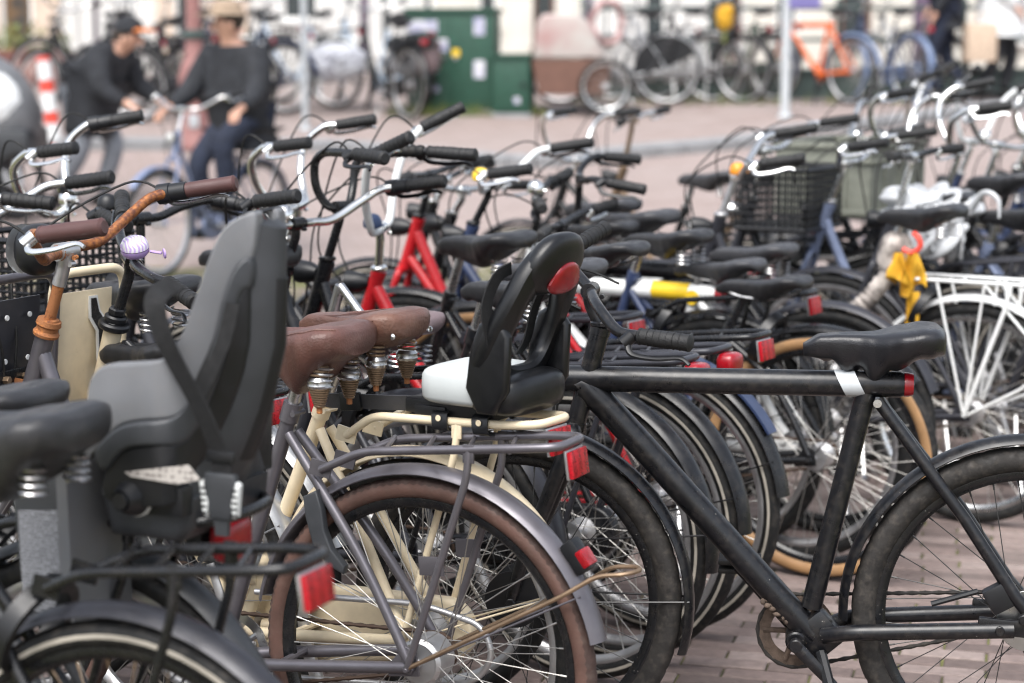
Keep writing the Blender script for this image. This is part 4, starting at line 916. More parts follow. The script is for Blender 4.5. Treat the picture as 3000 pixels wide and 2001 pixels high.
bowl = [(-.05, .838), (-.09, .872), (-.14, .883), (-.21, .888), (-.255, .905), (-.285, .95), (-.302, 1.02), (-.318, 1.08), (-.335, 1.115), (-.346, 1.118), (-.338, 1.0), (-.322, .93), (-.295, .87), (-.255, .825), (-.20, .80), (-.10, .79), (-.045, .80)]
def yn(x): return .150 if x > -.16 else .150 - .105 * min(1, (-.16 - x) / .19) ** 1.15
def tr(x, z, dy=0, s=1):      # a point of the side view, moved onto the toed-in side of the shell
    y = yn(x); x = -.19 + (x + .19) * (.83 if x > -.19 else .72); x += max(0, 1.03 - z) * .24 * max(0, min(1, (-.19 - x) / .07)); return V(x - .40 * y - .012, s * (y + dy), z + .13 * y)
def wall(poly, dy, th, bev, name, mt):
    for s in (1, -1):
        pl2 = [(p.x, p.y) for p in cr([(a, b, 0) for a, b in poly], 3, True)]; m = MB(); m.plate(pl2, dy, dy - th, bev, 4); m.v = [tuple(tr(x, z, y, s)) for x, y, z in m.v]; m.build(name, [mt], cs)
wall(out + low, .0, .026, .010, 'side_wing', 'plastic_grey')
wall(band, .008, .034, .011, 'side_band', 'plastic_mid')
wall(bowl, .002, .05, .022, 'side_shell', 'plastic_dark')
m = MB(); rings = []
for x0, z0 in ((-.06, .81), (-.14, .795), (-.22, .805), (-.285, .86), (-.315, .94), (-.328, 1.04), (-.338, 1.14), (-.345, 1.215)):
    a, b = tr(x0, z0, -.008, 1), tr(x0, z0, -.008, -1); row = [a.lerp(b, k / 10) + V(-.035 * math.sin(math.pi * k / 10) * (1 if x0 < -.25 else .3), 0, -.01 * math.sin(math.pi * k / 10)) for k in range(11)]
    rings.append(row + [p + V(.018, 0, .012) for p in reversed(row)])
m.rings(rings); m.build('back_shell', ['plastic_mid'], cs)
pn = []
for r_ in rings[3:-1]:
    row = [V(p.x - .004, p.y * .72, p.z) for p in r_[1:10]]; pn.append(row + [p + V(.003, 0, 0) for p in reversed(row)])
m = MB(); m.rings(pn); m.build('back_panel', ['plastic_dark'], cs)
m = MB(); m.sell((-.17, 0, .87), (.2, .22, .05), .5); m.build('cushion', ['vinyl_grey'], cs)
m = MB(); m.plate([(-.10, .82), (-.27, .82), (-.265, .775), (-.24, .75), (-.12, .75)], .115, -.115, .02, 4); m.build('seat_base', ['plastic_mid'], cs)
kx, kz = -.185, .822
m = MB(); m.disc(.031, .118, .140, (kx, 0, kz), n=28); kn = m.build('knob', ['plastic_white'], cs)
m = MB(); m.lathe([(0, .176), (.012, .176), (.0135, .170), (.016, .172), (.024, .155), (.029, .1405), (0, .1405)], (kx, 0, kz), 'y', 28); m.build('knob_cap', ['plastic_dark'], kn)
m = MB(); m.box((-.235, .118, .818), (.06, .03, .045), None, .004); m.build('bracket', ['plastic_dark'], cs)
m = MB(); m.tube(fil([V(-.13, .10, .772), V(-.285, .09, .782), V(-.305, .0, .784), V(-.285, -.09, .782), V(-.13, -.10, .772)], .04, 7), .0095, 10); m.build('mount_bar', ['paint_black'], cs)
def T(x, z, dy=.016): return tr(x, z, dy)
wd = V(.82, 0, .5)
m = MB(); m.strip(cr([V(-.236, .09, 1.135), V(-.240, .150, 1.118), V(-.255, .158, 1.07), V(-.278, .152, 1.02), V(-.305, .142, .965), V(-.322, .132, .915), V(-.330, .128, .888)], 5), wd, .032, .003); m.build('strap', ['webbing'], cs)
m = MB(); m.strip(cr([T(-.262, .955), T(-.30, 1.04), T(-.322, 1.10)], 4), V(.9, 0, .4), .028, .003); m.build('strap', ['webbing'], cs)
m = MB(); m.strip([V(-.330, .128, .89), V(-.332, .128, .858)], V(1, 0, 0), .032, .003); m.build('strap', ['webbing'], cs)
c_ = V(-.330, .128, .892); m = MB(); m.box(c_, (.046, .010, .018), None, .004); m.build('slider', ['plastic_dark'], cs)
def bp(poly, d0, d1, b, name, mt, par):
    m = MB(); m.plate(poly, 0, d1 - d0, b); o_ = V(-.332, .112 + d0, .826); m.v = [(x + o_.x + .288, y + o_.y, z + o_.z - .80) for x, y, z in m.v]; return m.build(name, [mt], par)
bk = bp([(-.312, .842), (-.264, .842), (-.260, .825), (-.266, .79), (-.272, .775), (-.304, .775), (-.310, .79), (-.316, .825)], .012, .026, .003, 'buckle', 'plastic_mid', cs)
bp([(-.299, .775), (-.275, .775), (-.277, .750), (-.297, .750)], .014, .022, .002, 'buckle_tongue', 'plastic_mid', cs)
for x, s in ((-.316, -1), (-.260, 1)):
    bp([(x, .832), (x + s * .006, .828), (x + s * .001, .782), (x - s * .006, .778), (x - s * .009, .80)], .016, .027, .002, 'buckle_tab', 'plastic_white', bk)
    for i in range(5): z = .822 - i * .009; bp([(x - .0045 - s * .002, z), (x + .0045 - s * .002, z), (x + .0045 - s * .002, z - .0035), (x - .0045 - s * .002, z - .0035)], .0272, .028, 0, 'rib', 'plastic_dark', bk)
def side_plate(poly, y0, y1, b, name, mt, dx=.042):
    m = MB(); m.plate(poly, y0, y1, b); m.v = [(x - .43 * .15 - dx, y, z + .13 * .15) for x, y, z in m.v]; return m.build(name, [mt], cs)
side_plate([(-.075, .842), (-.185, .862), (-.205, .842), (-.165, .832), (-.085, .836)], .1535, .1545, 0, 'warning_label', 'label_warn')
side_plate([(.055, .845), (.125, .825), (.135, .78), (.128, .68), (.12, .60), (.03, .60), (.02, .70), (.022, .81)], .15, .02, .010, 'leg_guard', 'plastic_mid')
side_plate([(.018, .855), (.036, .855), (.034, .60), (.012, .60)], .17, .02, .008, 'leg_guard_edge', 'plastic_grey')
side_plate([(.047, .772), (.122, .765), (.118, .612), (.047, .612)], .1502, .1512, 0, 'instruction_label', 'label_text')

# ------------------------------------------------------------------ black child seat with white cushion on the cream bike
c2 = in_bike(D, 'child_seat', 'black open back child seat with white cushion and red reflector', 'child seat', 'child seats on the racks')
N = 48
def ringpt(t, inner):
    # outline of the open back in (y,z); t=0 at the right, counter-clockwise
    c, s = math.cos(t), math.sin(t); e = .62
    cc = math.copysign(abs(c) ** e, c); ss = math.copysign(abs(s) ** e, s)
    if inner: z = .968 + .074 * ss; wv_ = .070 + (-.018 if s > 0 else .004) * abs(ss); return cc * wv_ , z
    z = .974 + .155 * ss; wv_ = .118 + (-.034 if s > 0 else -.008) * abs(ss) ** 1.5; return cc * wv_, z
def backx(y, z): return -.205 - .33 * max(0, z - .84) + .05 * (abs(y) / .118) ** 2 * max(.12, min(.9, (1.06 - z) * 4))
m = MB(); rings = []
for i in range(N):
    t = 2 * math.pi * i / N; (yo, zo), (yi, zi) = ringpt(t, False), ringpt(t, True); yo2, zo2 = yo * .93 + yi * .07, zo * .93 + zi * .07; yi2, zi2 = yo * .1 + yi * .9, zo * .1 + zi * .9
    fx, bx = .016, -.016
    rings.append([V(backx(yo2, zo2) + fx, yo2, zo2), V(backx(yo, zo) + fx * .5, yo, zo), V(backx(yo, zo) + bx * .5, yo, zo), V(backx(yo2, zo2) + bx, yo2, zo2), V(backx((yo2 + yi2) / 2, (zo2 + zi2) / 2) + bx * 1.45, (yo2 + yi2) / 2, (zo2 + zi2) / 2), V(backx(yi2, zi2) + bx, yi2, zi2), V(backx(yi, zi) + bx * .4, yi, zi), V(backx(yi, zi) + fx * .4, yi, zi), V(backx(yi2, zi2) + fx, yi2, zi2)])
m.rings(rings, closed=True); m.build('back_frame', ['plastic_shell'], c2)
m = MB(); m.sell((backx(0, 1.09) - .004, 0, 1.085), (.056, .168, .115), .72, fn=lambda p: V(p.x - p.z * .35, p.y * (1 - max(0, p.z) * 4.5), p.z)); m.build('head_rest', ['plastic_shell'], c2)
m = MB(); m.sell((backx(0, 1.06) - .030, -.012, 1.058), (.022, .104, .060), .8, fn=lambda p: V(p.x - p.z * .35, p.y * (1 - max(0, p.z + .01) * 9), p.z)); m.build('reflector', ['lens_red'], c2)
m = MB(); m.sell((-.14, 0, .853), (.19, .20, .074), .42); m.build('cushion', ['cushion_white'], c2)
for s in (1, -1):
    m = MB(); m.plate([(-.165, .815), (-.14, .86), (-.15, .93), (-.17, .98), (-.205, 1.0), (-.235, .96), (-.23, .86), (-.20, .815)], s * .112, s * .09, .009); m.v = [(x - .03, y, z) for x, y, z in m.v]; m.build('side_wing', ['plastic_shell'], c2)
m = MB(); m.sell((-.215, 0, .845), (.12, .205, .08), .55); m.build('seat_shell', ['plastic_shell'], c2)
m = MB(); m.box((-.10, 0, .806), (.20, .12, .028), None, .004); m.box((-.06, .04, .80), (.07, .05, .02), None, .003); m.build('seat_base', ['plastic_dark'], c2)
for x in (-.085, -.175):
    m = MB(); m.strip(fil([V(x, .045, .806), V(x - .004, .074, .800), V(x - .008, .080, .784), V(x - .010, .078, .770), V(x - .01, .05, .768)], .006, 3), V(1, 0, 0), .034, .003); cl = m.build('mount_clip', ['plastic_dark'], c2)
    m = MB(); m.disc(.006, .0805, .0822, (x - .006, 0, .792), n=10); m.build('clip_hole', ['paint_cream'], cl)
m = MB(); m.strip(cr([V(-.245, .07, 1.08), V(-.235, .10, 1.065), V(-.225, .118, 1.02), V(-.225, .112, .97), V(-.225, .095, .93), V(-.20, .06, .91)], 5), V(.2, 1, 0), .026, .003); m.build('strap', ['webbing'], c2)
m = MB(); m.strip(cr([V(-.25, -.06, 1.06), V(-.215, -.062, 1.0), V(-.19, -.07, .93), V(-.17, -.07, .90)], 5), V(0, 1, 0), .026, .003); m.build('strap', ['webbing'], c2)
# luggage strap with clip round the cream seat tube
ls = in_bike(D, 'luggage_strap', 'grey webbing strap with black clip round cream seat tube', 'strap')
m = MB(); m.strip(cr([V(.235, .02, .79), V(.20, .035, .79), V(.14, .045, .797), V(.05, .05, .803), V(-.06, .05, .812)], 6), V(0, .25, 1), .030, .003); m.build('webbing_band', ['vinyl_grey'], ls)
m = MB(); m.box((.135, .052, .797), (.05, .008, .036), Matrix.Rotation(R_(6), 3, 'Y'), .003); m.build('clip', ['plastic_dark'], ls)
# ------------------------------------------------------------------ the rows of parked bicycles behind
b_L2 = bike('dark bicycle with worn silver mudguards behind the child seat', -.72, 4.09, 33, paint='paint_slate', fender='paint_silver', rackm='paint_black', saddle='std', saddlem='vinyl_black', sad=(.03, .86), tyre='black', f_end=165, light=None, case='open', bar='city', post='paint_black', seat_top=(.19, .72))
b_L1 = bike('black bicycle with big wide black saddle left of the cream headset', -.65, 4.24, 33, fender='paint_silver', rackm='paint_black', saddle='wide', saddlem='vinyl_black', sad=(.205, .962), tyre='stripe', f_end=165, light=None)
b_M0 = bike('slate bicycle with long mauve saddle and twist shifter', -.19, 4.38, 33, paint='paint_slate', fender='paint_slate', saddle='wide', saddlem='vinyl_mauve', sad=(.12, .868), bar='sweep', barm='paint_black', grip='grip_black', stemm='paint_black', shifter=True, bell=('plastic_dark', .12), levm='plastic_dark', tyre='black', case='open', clamp=(.85, 1.055))
b_M1 = bike('black bicycle with chrome handlebar and large silver bell at left', -.53, 4.93, 33, steer=24, bar='mid', barm='chrome', bell=('chrome', -.03), tall=-.05, saddle='sprung', saddlem='vinyl_black', sad=(.17, .965), stemm='chrome', levm='chrome', shifter=True, tyre='stripe', post='paint_black', head=((.86, .935), (.915, .78)))
b_M2 = bike('black bicycle with chrome bar and small silver bell in second row', .07, 5.23, 33, tall=-.04, steer=16, bar='mid', barm='chrome', bell=('chrome', .07), saddle='wide', saddlem='vinyl_black', sad=(.17, .97), stemm='chrome', frame='lady', rackm='paint_slate', fender='paint_slate')
b_F = bike('black bicycle with chrome end grips left of the red forks', .15, 4.53, 33, barm='chrome', tyre='stripe', saddle='std', sad=(.17, .93), stemm='paint_black', shifter=True, bell=('chrome', .05), f_end=186, rim='alu_dull', paint='paint_matte_black', fender='paint_matte_black', clamp=(.82, 1.03), levm='plastic_dark', bar='oma', rackm='paint_slate', refl=False)
b_G = bike('black bicycle with tall looped black handlebar and foam sleeve', .24, 4.68, 33, steer=-4, bar=([(0, 0, 0), (.01, .04, .005), (.022, .07, .05), (.02, .08, .11), (-.02, .095, .14), (-.09, .12, .146), (-.17, .14, .145)], (-.30, .18, .14)), barm='paint_black', grip='grip_black', tyre='stripe', saddle='std', saddlem='vinyl_grey', sad=(.17, .955), refl=False, f_end=178, stemm='paint_black', fender='paint_matte_black', case='open', levm='plastic_dark', rackm='paint_slate', tall=.0)
q = MB(); a_, b_ = V(.81 - .045, -.10, 1.06 + .143), V(.81 - .16, -.137, 1.06 + .146); q.tube([a_.lerp(b_, i / 24) for i in range(25)], [.0165 if i % 4 else .0145 for i in range(25)], 12); q.build('foam_sleeve', ['rubber'], b_G['handlebar'])
b_H = bike('red bicycle with blue bell and tall white handlebar', .36, 4.90, 33, paint='paint_red', fender='paint_black', barm='post_white', bell=('bell_blue', .07), bar='high', saddle='slim', sad=(.17, .975), tyre='stripe', f_end=172, steer=20, stemm='chrome', case='open', clamp=(.845, .985), levm='chrome', frame='swan', head=((.86, .865), (.915, .72)))
q = MB(); pr = [V((RW + .034) * math.cos(R_(t)), 0, RW + (RW + .034) * math.sin(R_(t))) for t in range(104, 150, 4)]; q.strip(pr, V(0, 1, 0), .045, .006); q.build('mud_flap', ['paint_navy'], b_H['root'])
b_W = bike('white bicycle with yellow band on its straight top tube', .82, 5.63, 30, frame='vm', paint='paint_white', fender=None, tyre='black', rim='alu_dull', saddle='slim', saddlem='vinyl_grey', sad=(.245, .85), rack=None, light=None, refl=False, case='belt', head=((.87, .855), (.915, .69)), front_x=1.06, clamp=(.85, 1.02), bar='flat', barm='paint_black', stemm='paint_black', bell=('chrome', .05), lamp=False, ring=False, seat_top=(.33, .735), bb=(.455, .28), levm='plastic_dark', steer=22)
q = MB(); q.tube([V(.34, 0, .755), V(.46, 0, .755)], .0270, 24, cap=False); q.build('yellow_band', ['paint_yellow'], b_W['root'])
q = MB(); q.disc(.022, .0245, .0285, (.325, 0, .742), n=18); q.build('yellow_badge', ['paint_yellow'], b_W['root'])
q = MB(); q.lathe([(0, -.014), (.022, -.011), (.0255, 0), (.0255, .01), (0, .011)], (.245, 0, .755), 'x', 20); q.build('rear_light', ['lens_red'], b_W['root'])
q = MB(); q.tube([V(.395, 0, .48), V(.378, 0, .56)], .0202, 16, cap=False); q.build('lilac_sticker', ['sign_purple'], b_W['root'])
b_I = bike('black bicycle with tan sidewall tyres behind the covered saddle', .85, 5.41, 31, tyre='tan', rim='paint_black', fender='paint_black', f_end=140, saddle='slim', sad=(.17, .83), rack=None, refl=False, light=None, frame='oma', bar='flat', barm='paint_black', steer=10, rt=.023, case='open', lamp=False, cable=False, seat_top=(.27, .70), clamp=(.82, .95), head=((.86, .82), (.915, .70)), stemm='paint_black', post='paint_black')
b_J = bike('black straight tube bicycle with long grey black saddle and tiny red light', .95, 5.92, 31, frame='vm', paint='paint_matte_black', fender='paint_slate', tyre='black', rim='paint_black', saddle='std', saddlem='vinyl_grey', sad=(.245, .865), rack=None, light=None, refl=False, case='belt', f_end=160, head=((.87, .875), (.915, .70)), front_x=1.06, clamp=(.85, 1.05), bar='sweep', barm='paint_matte_black', stemm='paint_matte_black', lamp=False, ring=False, seat_top=(.33, .755), bb=(.455, .28), steer=30, levm='plastic_dark')
q = MB(); q.lathe([(0, -.014), (.02, -.011), (.0235, 0), (.0235, .01), (0, .011)], (.245, 0, .775), 'x', 20); q.build('rear_light', ['lens_red'], b_J['root'])
b_K = bike('dark purple bicycle with white rear rack and white mudguard', 1.42, 6.06, 31, paint='paint_slate', fender='paint_white', rackm='paint_white', tyre='black', rim='alu', saddle='std', sad=(.17, .975), rackz=(.757, .76, .76), back=-.36, rackx=(.24, .18), rail_r=.0062, barm='chrome', bell=('lens_amber', .12), bar='oma', refl=False, light='rack', f_end=170, stemm='alu_dull', case='open', steer=20, levm='chrome')
for s in (1, -1):
    q = MB(); q.tube([V(0, s * .07, RW), V(.10, s * .066, .757)], .0045, 8); q.tube([V(0, s * .07, RW), V(-.05, s * .066, .757)], .0045, 8); q.tube(fil([V(.0, s * .07, RW), V(-.20, s * .07, .46), V(-.23, s * .068, .56), V(-.05, s * .066, .755)], .05, 6), .0045, 8); q.build('rack_stay', ['paint_white'], b_K['root'])
b_R1 = bike('navy bicycle with low white handlebar and yellow bell', .60, 5.72, 33, paint='paint_navy', fender='paint_black', bar='oma', barm='post_white', bell=('paint_yellow', .17), stemm='paint_black', steer=14, saddle='std', sad=(.17, .93), rackm='paint_black', levm='chrome', clamp=(.80, 1.04), frame='lady', tyre='black', case='open')
b_R2 = bike('bright red bicycle with black stem standing further back', .42, 5.98, 33, paint='paint_red', fender='paint_black', rack=None, light=None, refl=False, saddle='slim', sad=(.19, .93), bar='flat', barm='paint_black', stemm='paint_black', tyre='black', frame='swan', steer=8, case='open', post='paint_black')
b_S1 = bike('black bicycle with flat dark saddle in the back row', .45, 6.61, 32, saddle='std', saddlem='vinyl_grey', sad=(.17, .95), barm='paint_black', bar='flat', bell=None, rackm='paint_slate', steer=12, cable=False, clamp=(.81, 1.0))
b_S2 = bike('black bicycle with round padded saddle and grey rack light', .53, 6.11, 32, saddle='wide', saddlem='vinyl_grey', sad=(.17, .955), barm='chrome', bar='flat', fender='paint_slate', refl=False, steer=-8, tyre='stripe', cable=False, clamp=(.81, 1.0))
b_H8 = bike('black bicycle with high chrome handlebar near the kerb', .96, 8.11, 33, barm='chrome', bar='mid', saddle='std', saddlem='vinyl_grey', sad=(.17, .95), steer=-6, stemm='chrome', frame='lady', clamp=(.81, .98))
b_H9 = bike('brown steel bicycle with thin bent black handlebar', 1.22, 8.47, 33, paint='brown_steel', barm='alu_dull', bar='flat', saddle='slim', sad=(.17, .93), steer=10, tall=.08, stemm='brown_steel', rack=None, refl=False, light=None)
right = [
 ('steel blue bicycle with chrome bar beside the black mesh crate', 1.86, 6.58, 'paint_steelblue', 'oma', 'chrome', 'std', 'vinyl_black', 4, None),
 ('slate bicycle carrying the green crate', 2.18, 7.19, 'paint_slate', 'mid', 'chrome', 'std', 'vinyl_black', -6, None),
 ('black bicycle with wide swept chrome bar behind the green crate', 2.06, 7.68, 'paint_black', 'oma', 'chrome', 'wide', 'vinyl_grey', 34, 'chrome'),
 ('navy bicycle with tall white handlebar at the right edge', 2.66, 8.13, 'paint_navy', 'high', 'post_white', 'std', 'vinyl_black', -18, None),
 ('black bicycle with upright chrome bar at upper right', 2.57, 9.01, 'paint_black', 'high', 'chrome', 'std', 'vinyl_black', 12, None),
 ('slate bicycle with grey rack at the right edge', 2.02, 6.25, 'paint_slate', 'flat', 'paint_black', 'std', 'vinyl_black', 0, None),
 ('black bicycle with brown grips in the far right corner', 3.0, 8.5, 'paint_black', 'mid', 'chrome', 'std', 'vinyl_black', 16, 'chrome'),
 ('black bicycle with silver handlebar and black grips at right', 2.35, 7.0, 'paint_black', 'mid', 'chrome', 'wide', 'vinyl_black', 28, None),
 ('slate bicycle under the white plastic bag', 1.58, 6.65, 'paint_slate', 'oma', 'alu', 'std', 'vinyl_black', 6, None),
 ('navy bicycle with narrow bar half hidden at right', 2.85, 7.75, 'paint_navy', 'sweep', 'alu', 'slim', 'vinyl_black', 20, None),
 ('black bicycle with bent silver bar behind white plastic bag', 2.6, 7.45, 'paint_black', 'oma', 'chrome', 'std', 'vinyl_black', -25, 'chrome'),
]
RB = {}
for i, (lb, x, y, pm, br, bm_, sd, sm, st, bl) in enumerate(right):
    RB[i] = bike(lb, x, y, 32 + (i % 3) - 1, paint=pm, fender=pm if i % 2 else 'paint_black', rackm=('paint_slate', 'paint_black')[i % 2], bar=br, barm=bm_, saddle=sd, saddlem=sm, sad=(.17, .93 + .02 * (i % 3)), steer=st, bell=bl, stemm='alu' if i % 2 else 'chrome', tyre=('stripe', 'black')[i % 2], refl=bool(i % 2), grip='grip_brown' if 'brown grips' in lb else 'grip_black', tall=.02 * (i % 3), case=('full', 'open')[i % 2])

# ------------------------------------------------------------------ loads and small things on the bikes
def on_bike(b, name, label, cat, group=None): return in_bike(b, name, label, cat, group)
def crate(root, cx, cz, sx, sy, h, mt, mesh=False):
    for k, (nx, ny, w) in enumerate(((1, 0, sy), (-1, 0, sy), (0, 1, sx), (0, -1, sx))):
        m = MB(); ang = 0 if ny else 1
        if mesh:
            n = int(w / .024); hz = int(h / .024)
            for i in range(n + 1):
                u = -w / 2 + w * i / n
                p = (lambda uu, z: V(cx + (nx * sx / 2 if nx else uu), (ny * sy / 2 if ny else uu), cz + z))
                m.bar(p(u, 0), p(u, h), .0042, 4)
            for j in range(hz + 1):
                z = h * j / hz; m.bar(p(-w / 2, z), p(w / 2, z), .0042 if 0 < j < hz else .009, 4)
        else:
            sz = (.006, w, h) if nx else (w, .006, h); m.box((cx + nx * sx / 2, ny * sy / 2, cz + h / 2), sz)
            for z, t in ((h - .012, .024), (h - .07, .012), (.02, .02)):
                sz = (.022, w + .016, t) if nx else (w + .016, .022, t); m.box((cx + nx * (sx / 2 + .004), ny * (sy / 2 + .004), cz + z), sz, None, .003)
            for i in range(1, 4):
                u = -w / 2 + w * i / 4; sz = (.014, .010, h * .7) if nx else (.010, .014, h * .7); m.box((cx + (nx * (sx / 2 + .004) if nx else u), (ny * (sy / 2 + .004) if ny else u), cz + h * .42), sz)
        m.build('side_panel', [mt], root)
    m = MB(); m.box((cx, 0, cz + .004), (sx - .01, sy - .01, .008)); m.build('bottom_panel', [mt], root)
r = on_bike(b_M0, 'crate', 'black slatted plastic crate at the left edge behind rusty handlebar', 'crate', 'crates on front carriers'); crate(r, 1.20, .80, .30, .36, .2, 'plastic_dark', True)
front_carrier(b_M0['root'], 'paint_black', .95, .12, .74, .80, 'paint_black')
r = on_bike(RB[0], 'crate', 'black mesh crate left of the big green crate', 'crate', 'crates on front carriers'); crate(r, 1.02, .83, .27, .32, .21, 'plastic_dark', True)
front_carrier(RB[0]['root'], 'paint_black', .92, .12, .74, .79, 'paint_black')
r = on_bike(RB[1], 'crate', 'large grey green plastic crate on a front carrier', 'crate', 'crates on front carriers'); crate(r, 1.02, .83, .38, .56, .28, 'crate_green')
front_carrier(RB[1]['root'], 'paint_slate', .90, .14, .75, .80, 'paint_slate')
def cloth(par, name, mt, c, w, h, folds, amp, pinch=.5, yaw=0, seed=1, nu=30, nv=18, th=.003):
    rnd = random.Random(seed); p1, p2 = rnd.uniform(0, 6), rnd.uniform(0, 6); A, B_ = [], []
    for j in range(nv + 1):
        v = j / nv; ww = w * (pinch + (1 - pinch) * min(1, v * 1.6)); ra = []
        for i in range(nu + 1):
            u = i / nu - .5; d = amp * (math.sin(folds * 6.28 * u + p1 + v * 1.3) + .5 * math.sin(folds * 14 * u + p2 - v * 3)) * (.35 + v)
            x, y, z = u * ww, d, -v * h * (1 - .18 * math.sin(u * 5 + p2) - .12 * abs(math.sin(folds * 6.28 * u)))
            ca, sa = math.cos(yaw), math.sin(yaw); ra.append(V(c[0] + x * ca - y * sa, c[1] + x * sa + y * ca, c[2] + z))
        A.append(ra)
    m = MB(); nrm = V(-math.sin(yaw), math.cos(yaw), 0) * th
    m.rings([r_ + [p + nrm for p in reversed(r_)] for r_ in A]); return m.build(name, [mt], par)
# white plastic bag tied over a saddle
r = on_bike(b_K, 'plastic_bag', 'crumpled white plastic bag tied over a saddle at right', 'plastic bag')
r.location = RB[8]['root'].location; r.rotation_euler = RB[8]['root'].rotation_euler
def crumple(c, sz, e, amp, seed, nu=44, nv=30):
    rnd = random.Random(seed); ks = [(rnd.uniform(10, 60), rnd.uniform(10, 60), rnd.uniform(10, 60), rnd.uniform(0, 6)) for _ in range(7)]
    def fn(p):
        d = sum(abs(math.sin(p.x * a + p.y * b + p.z * c_ + f)) for a, b, c_, f in ks) / 7 - .6
        return p * (1 + amp * d)
    m = MB(); m.sell(c, sz, e, nu, nv, fn); return m
m = crumple((.19, 0, .935), (.29, .22, .12), .85, 1.1, 3, 80, 50); m.build('bag_top', ['plastic_bag'], r); m = crumple((.13, .07, .845), (.17, .13, .16), .85, 1.3, 7, 70, 50); m.build('bag_side', ['plastic_bag'], r)
for q_, (cx_, cy_, yw_, ww_, hh_) in enumerate(((.10, .11, .3, .13, .17), (.18, .11, -.4, .12, .12))): cloth(r, 'bag_fold', 'plastic_bag', (cx_, cy_, .94), ww_, hh_, 2.6 + q_ * .7, .016, .75, yw_, 50 + q_)
m = MB(); m.tube(cr([V(.03, .05, .93), V(-.03, .09, .99), V(-.08, .10, .97), V(-.09, .11, .91)], 6), [.014, .004], 8); m.build('bag_handle', ['plastic_bag'], r)
r = on_bike(b_K, 'chain_lock', 'grey camouflage sleeve of a chain lock below the saddle', 'lock')
m = crumple((.25, .01, .81), (.11, .11, .16), .85, .5, 9); m.build('sleeve', ['fabric_camo'], r)
m = MB(); m.tube(cr([V(.25, .05, .78), V(.30, .07, .71), V(.35, .08, .65), V(.37, .08, .59)], 8), [.026 + .004 * (i % 2) for i in range(25)], 10); m.build('sleeve_tail', ['fabric_camo'], r)
m = MB(); m.tube(cr([V(.37, .08, .59), V(.34, .075, .53), V(.28, .06, .56)], 8), .02, 10); m.build('shackle', ['fabric_dark'], r)
r = on_bike(b_K, 'yellow_cover', 'yellow fabric cover hanging below the saddle in front of white rack', 'cover')
cloth(r, 'cover', 'fabric_yellow', (.175, .075, .84), .075, .13, .8, .02, .4, .5, 61); cloth(r, 'flap', 'fabric_yellow', (.215, .085, .84), .06, .10, .9, .02, .35, -.5, 62); cloth(r, 'tail', 'fabric_yellow', (.175, .06, .72), .045, .11, .8, .01, .9, .1, 63)
r = on_bike(b_K, 'cable_lock', 'red cable lock hooked under the saddle of purple bicycle', 'lock')
m = MB(); m.tube(cr([V(.18, .06, .90), V(.16, .07, .885), V(.155, .07, .86), V(.18, .07, .84), V(.21, .07, .85)], 6), .009, 8); m.build('cable', ['post_red'], r)
r = on_bike(b_M1, 'cloth', 'beige cloth stuffed under the black saddle left of centre', 'cloth')
cloth(r, 'fold', 'fabric_beige', (.15, .05, .90), .13, .16, 1.6, .016, .6, .1, 71); cloth(r, 'fold', 'fabric_beige', (.13, .02, .89), .10, .12, 1.3, .018, .6, .5, 72)
# ------------------------------------------------------------------ people
def skin(name, nodes, edges, mt, parent=None, root=None, sub=2):
    keys = list(nodes); ix = {k: i for i, k in enumerate(keys)}
    me = bpy.data.meshes.new(name); me.from_pydata([nodes[k][0] for k in keys], [(ix[a], ix[b]) for a, b in edges], [])
    o = bpy.data.objects.new(name, me); COL.objects.link(o); md = o.modifiers.new('skin', 'SKIN'); md.use_smooth_shade = True
    for i, k in enumerate(keys):
        r = nodes[k][1]; d = me.skin_vertices[0].data[i]; d.radius = (r, r) if not isinstance(r, tuple) else r; d.use_root = (k == (root or keys[0]))
    s = o.modifiers.new('sub', 'SUBSURF'); s.levels = sub; s.render_levels = sub
    bpy.context.view_layer.update(); dg = bpy.context.evaluated_depsgraph_get(); nm = bpy.data.meshes.new_from_object(o.evaluated_get(dg))
    o.modifiers.clear(); o.data = nm; nm.name = name; nm.materials.clear(); nm.materials.append(M[mt]); nm.polygons.foreach_set('use_smooth', [True] * len(nm.polygons))
    if parent: o.parent = parent
    return o
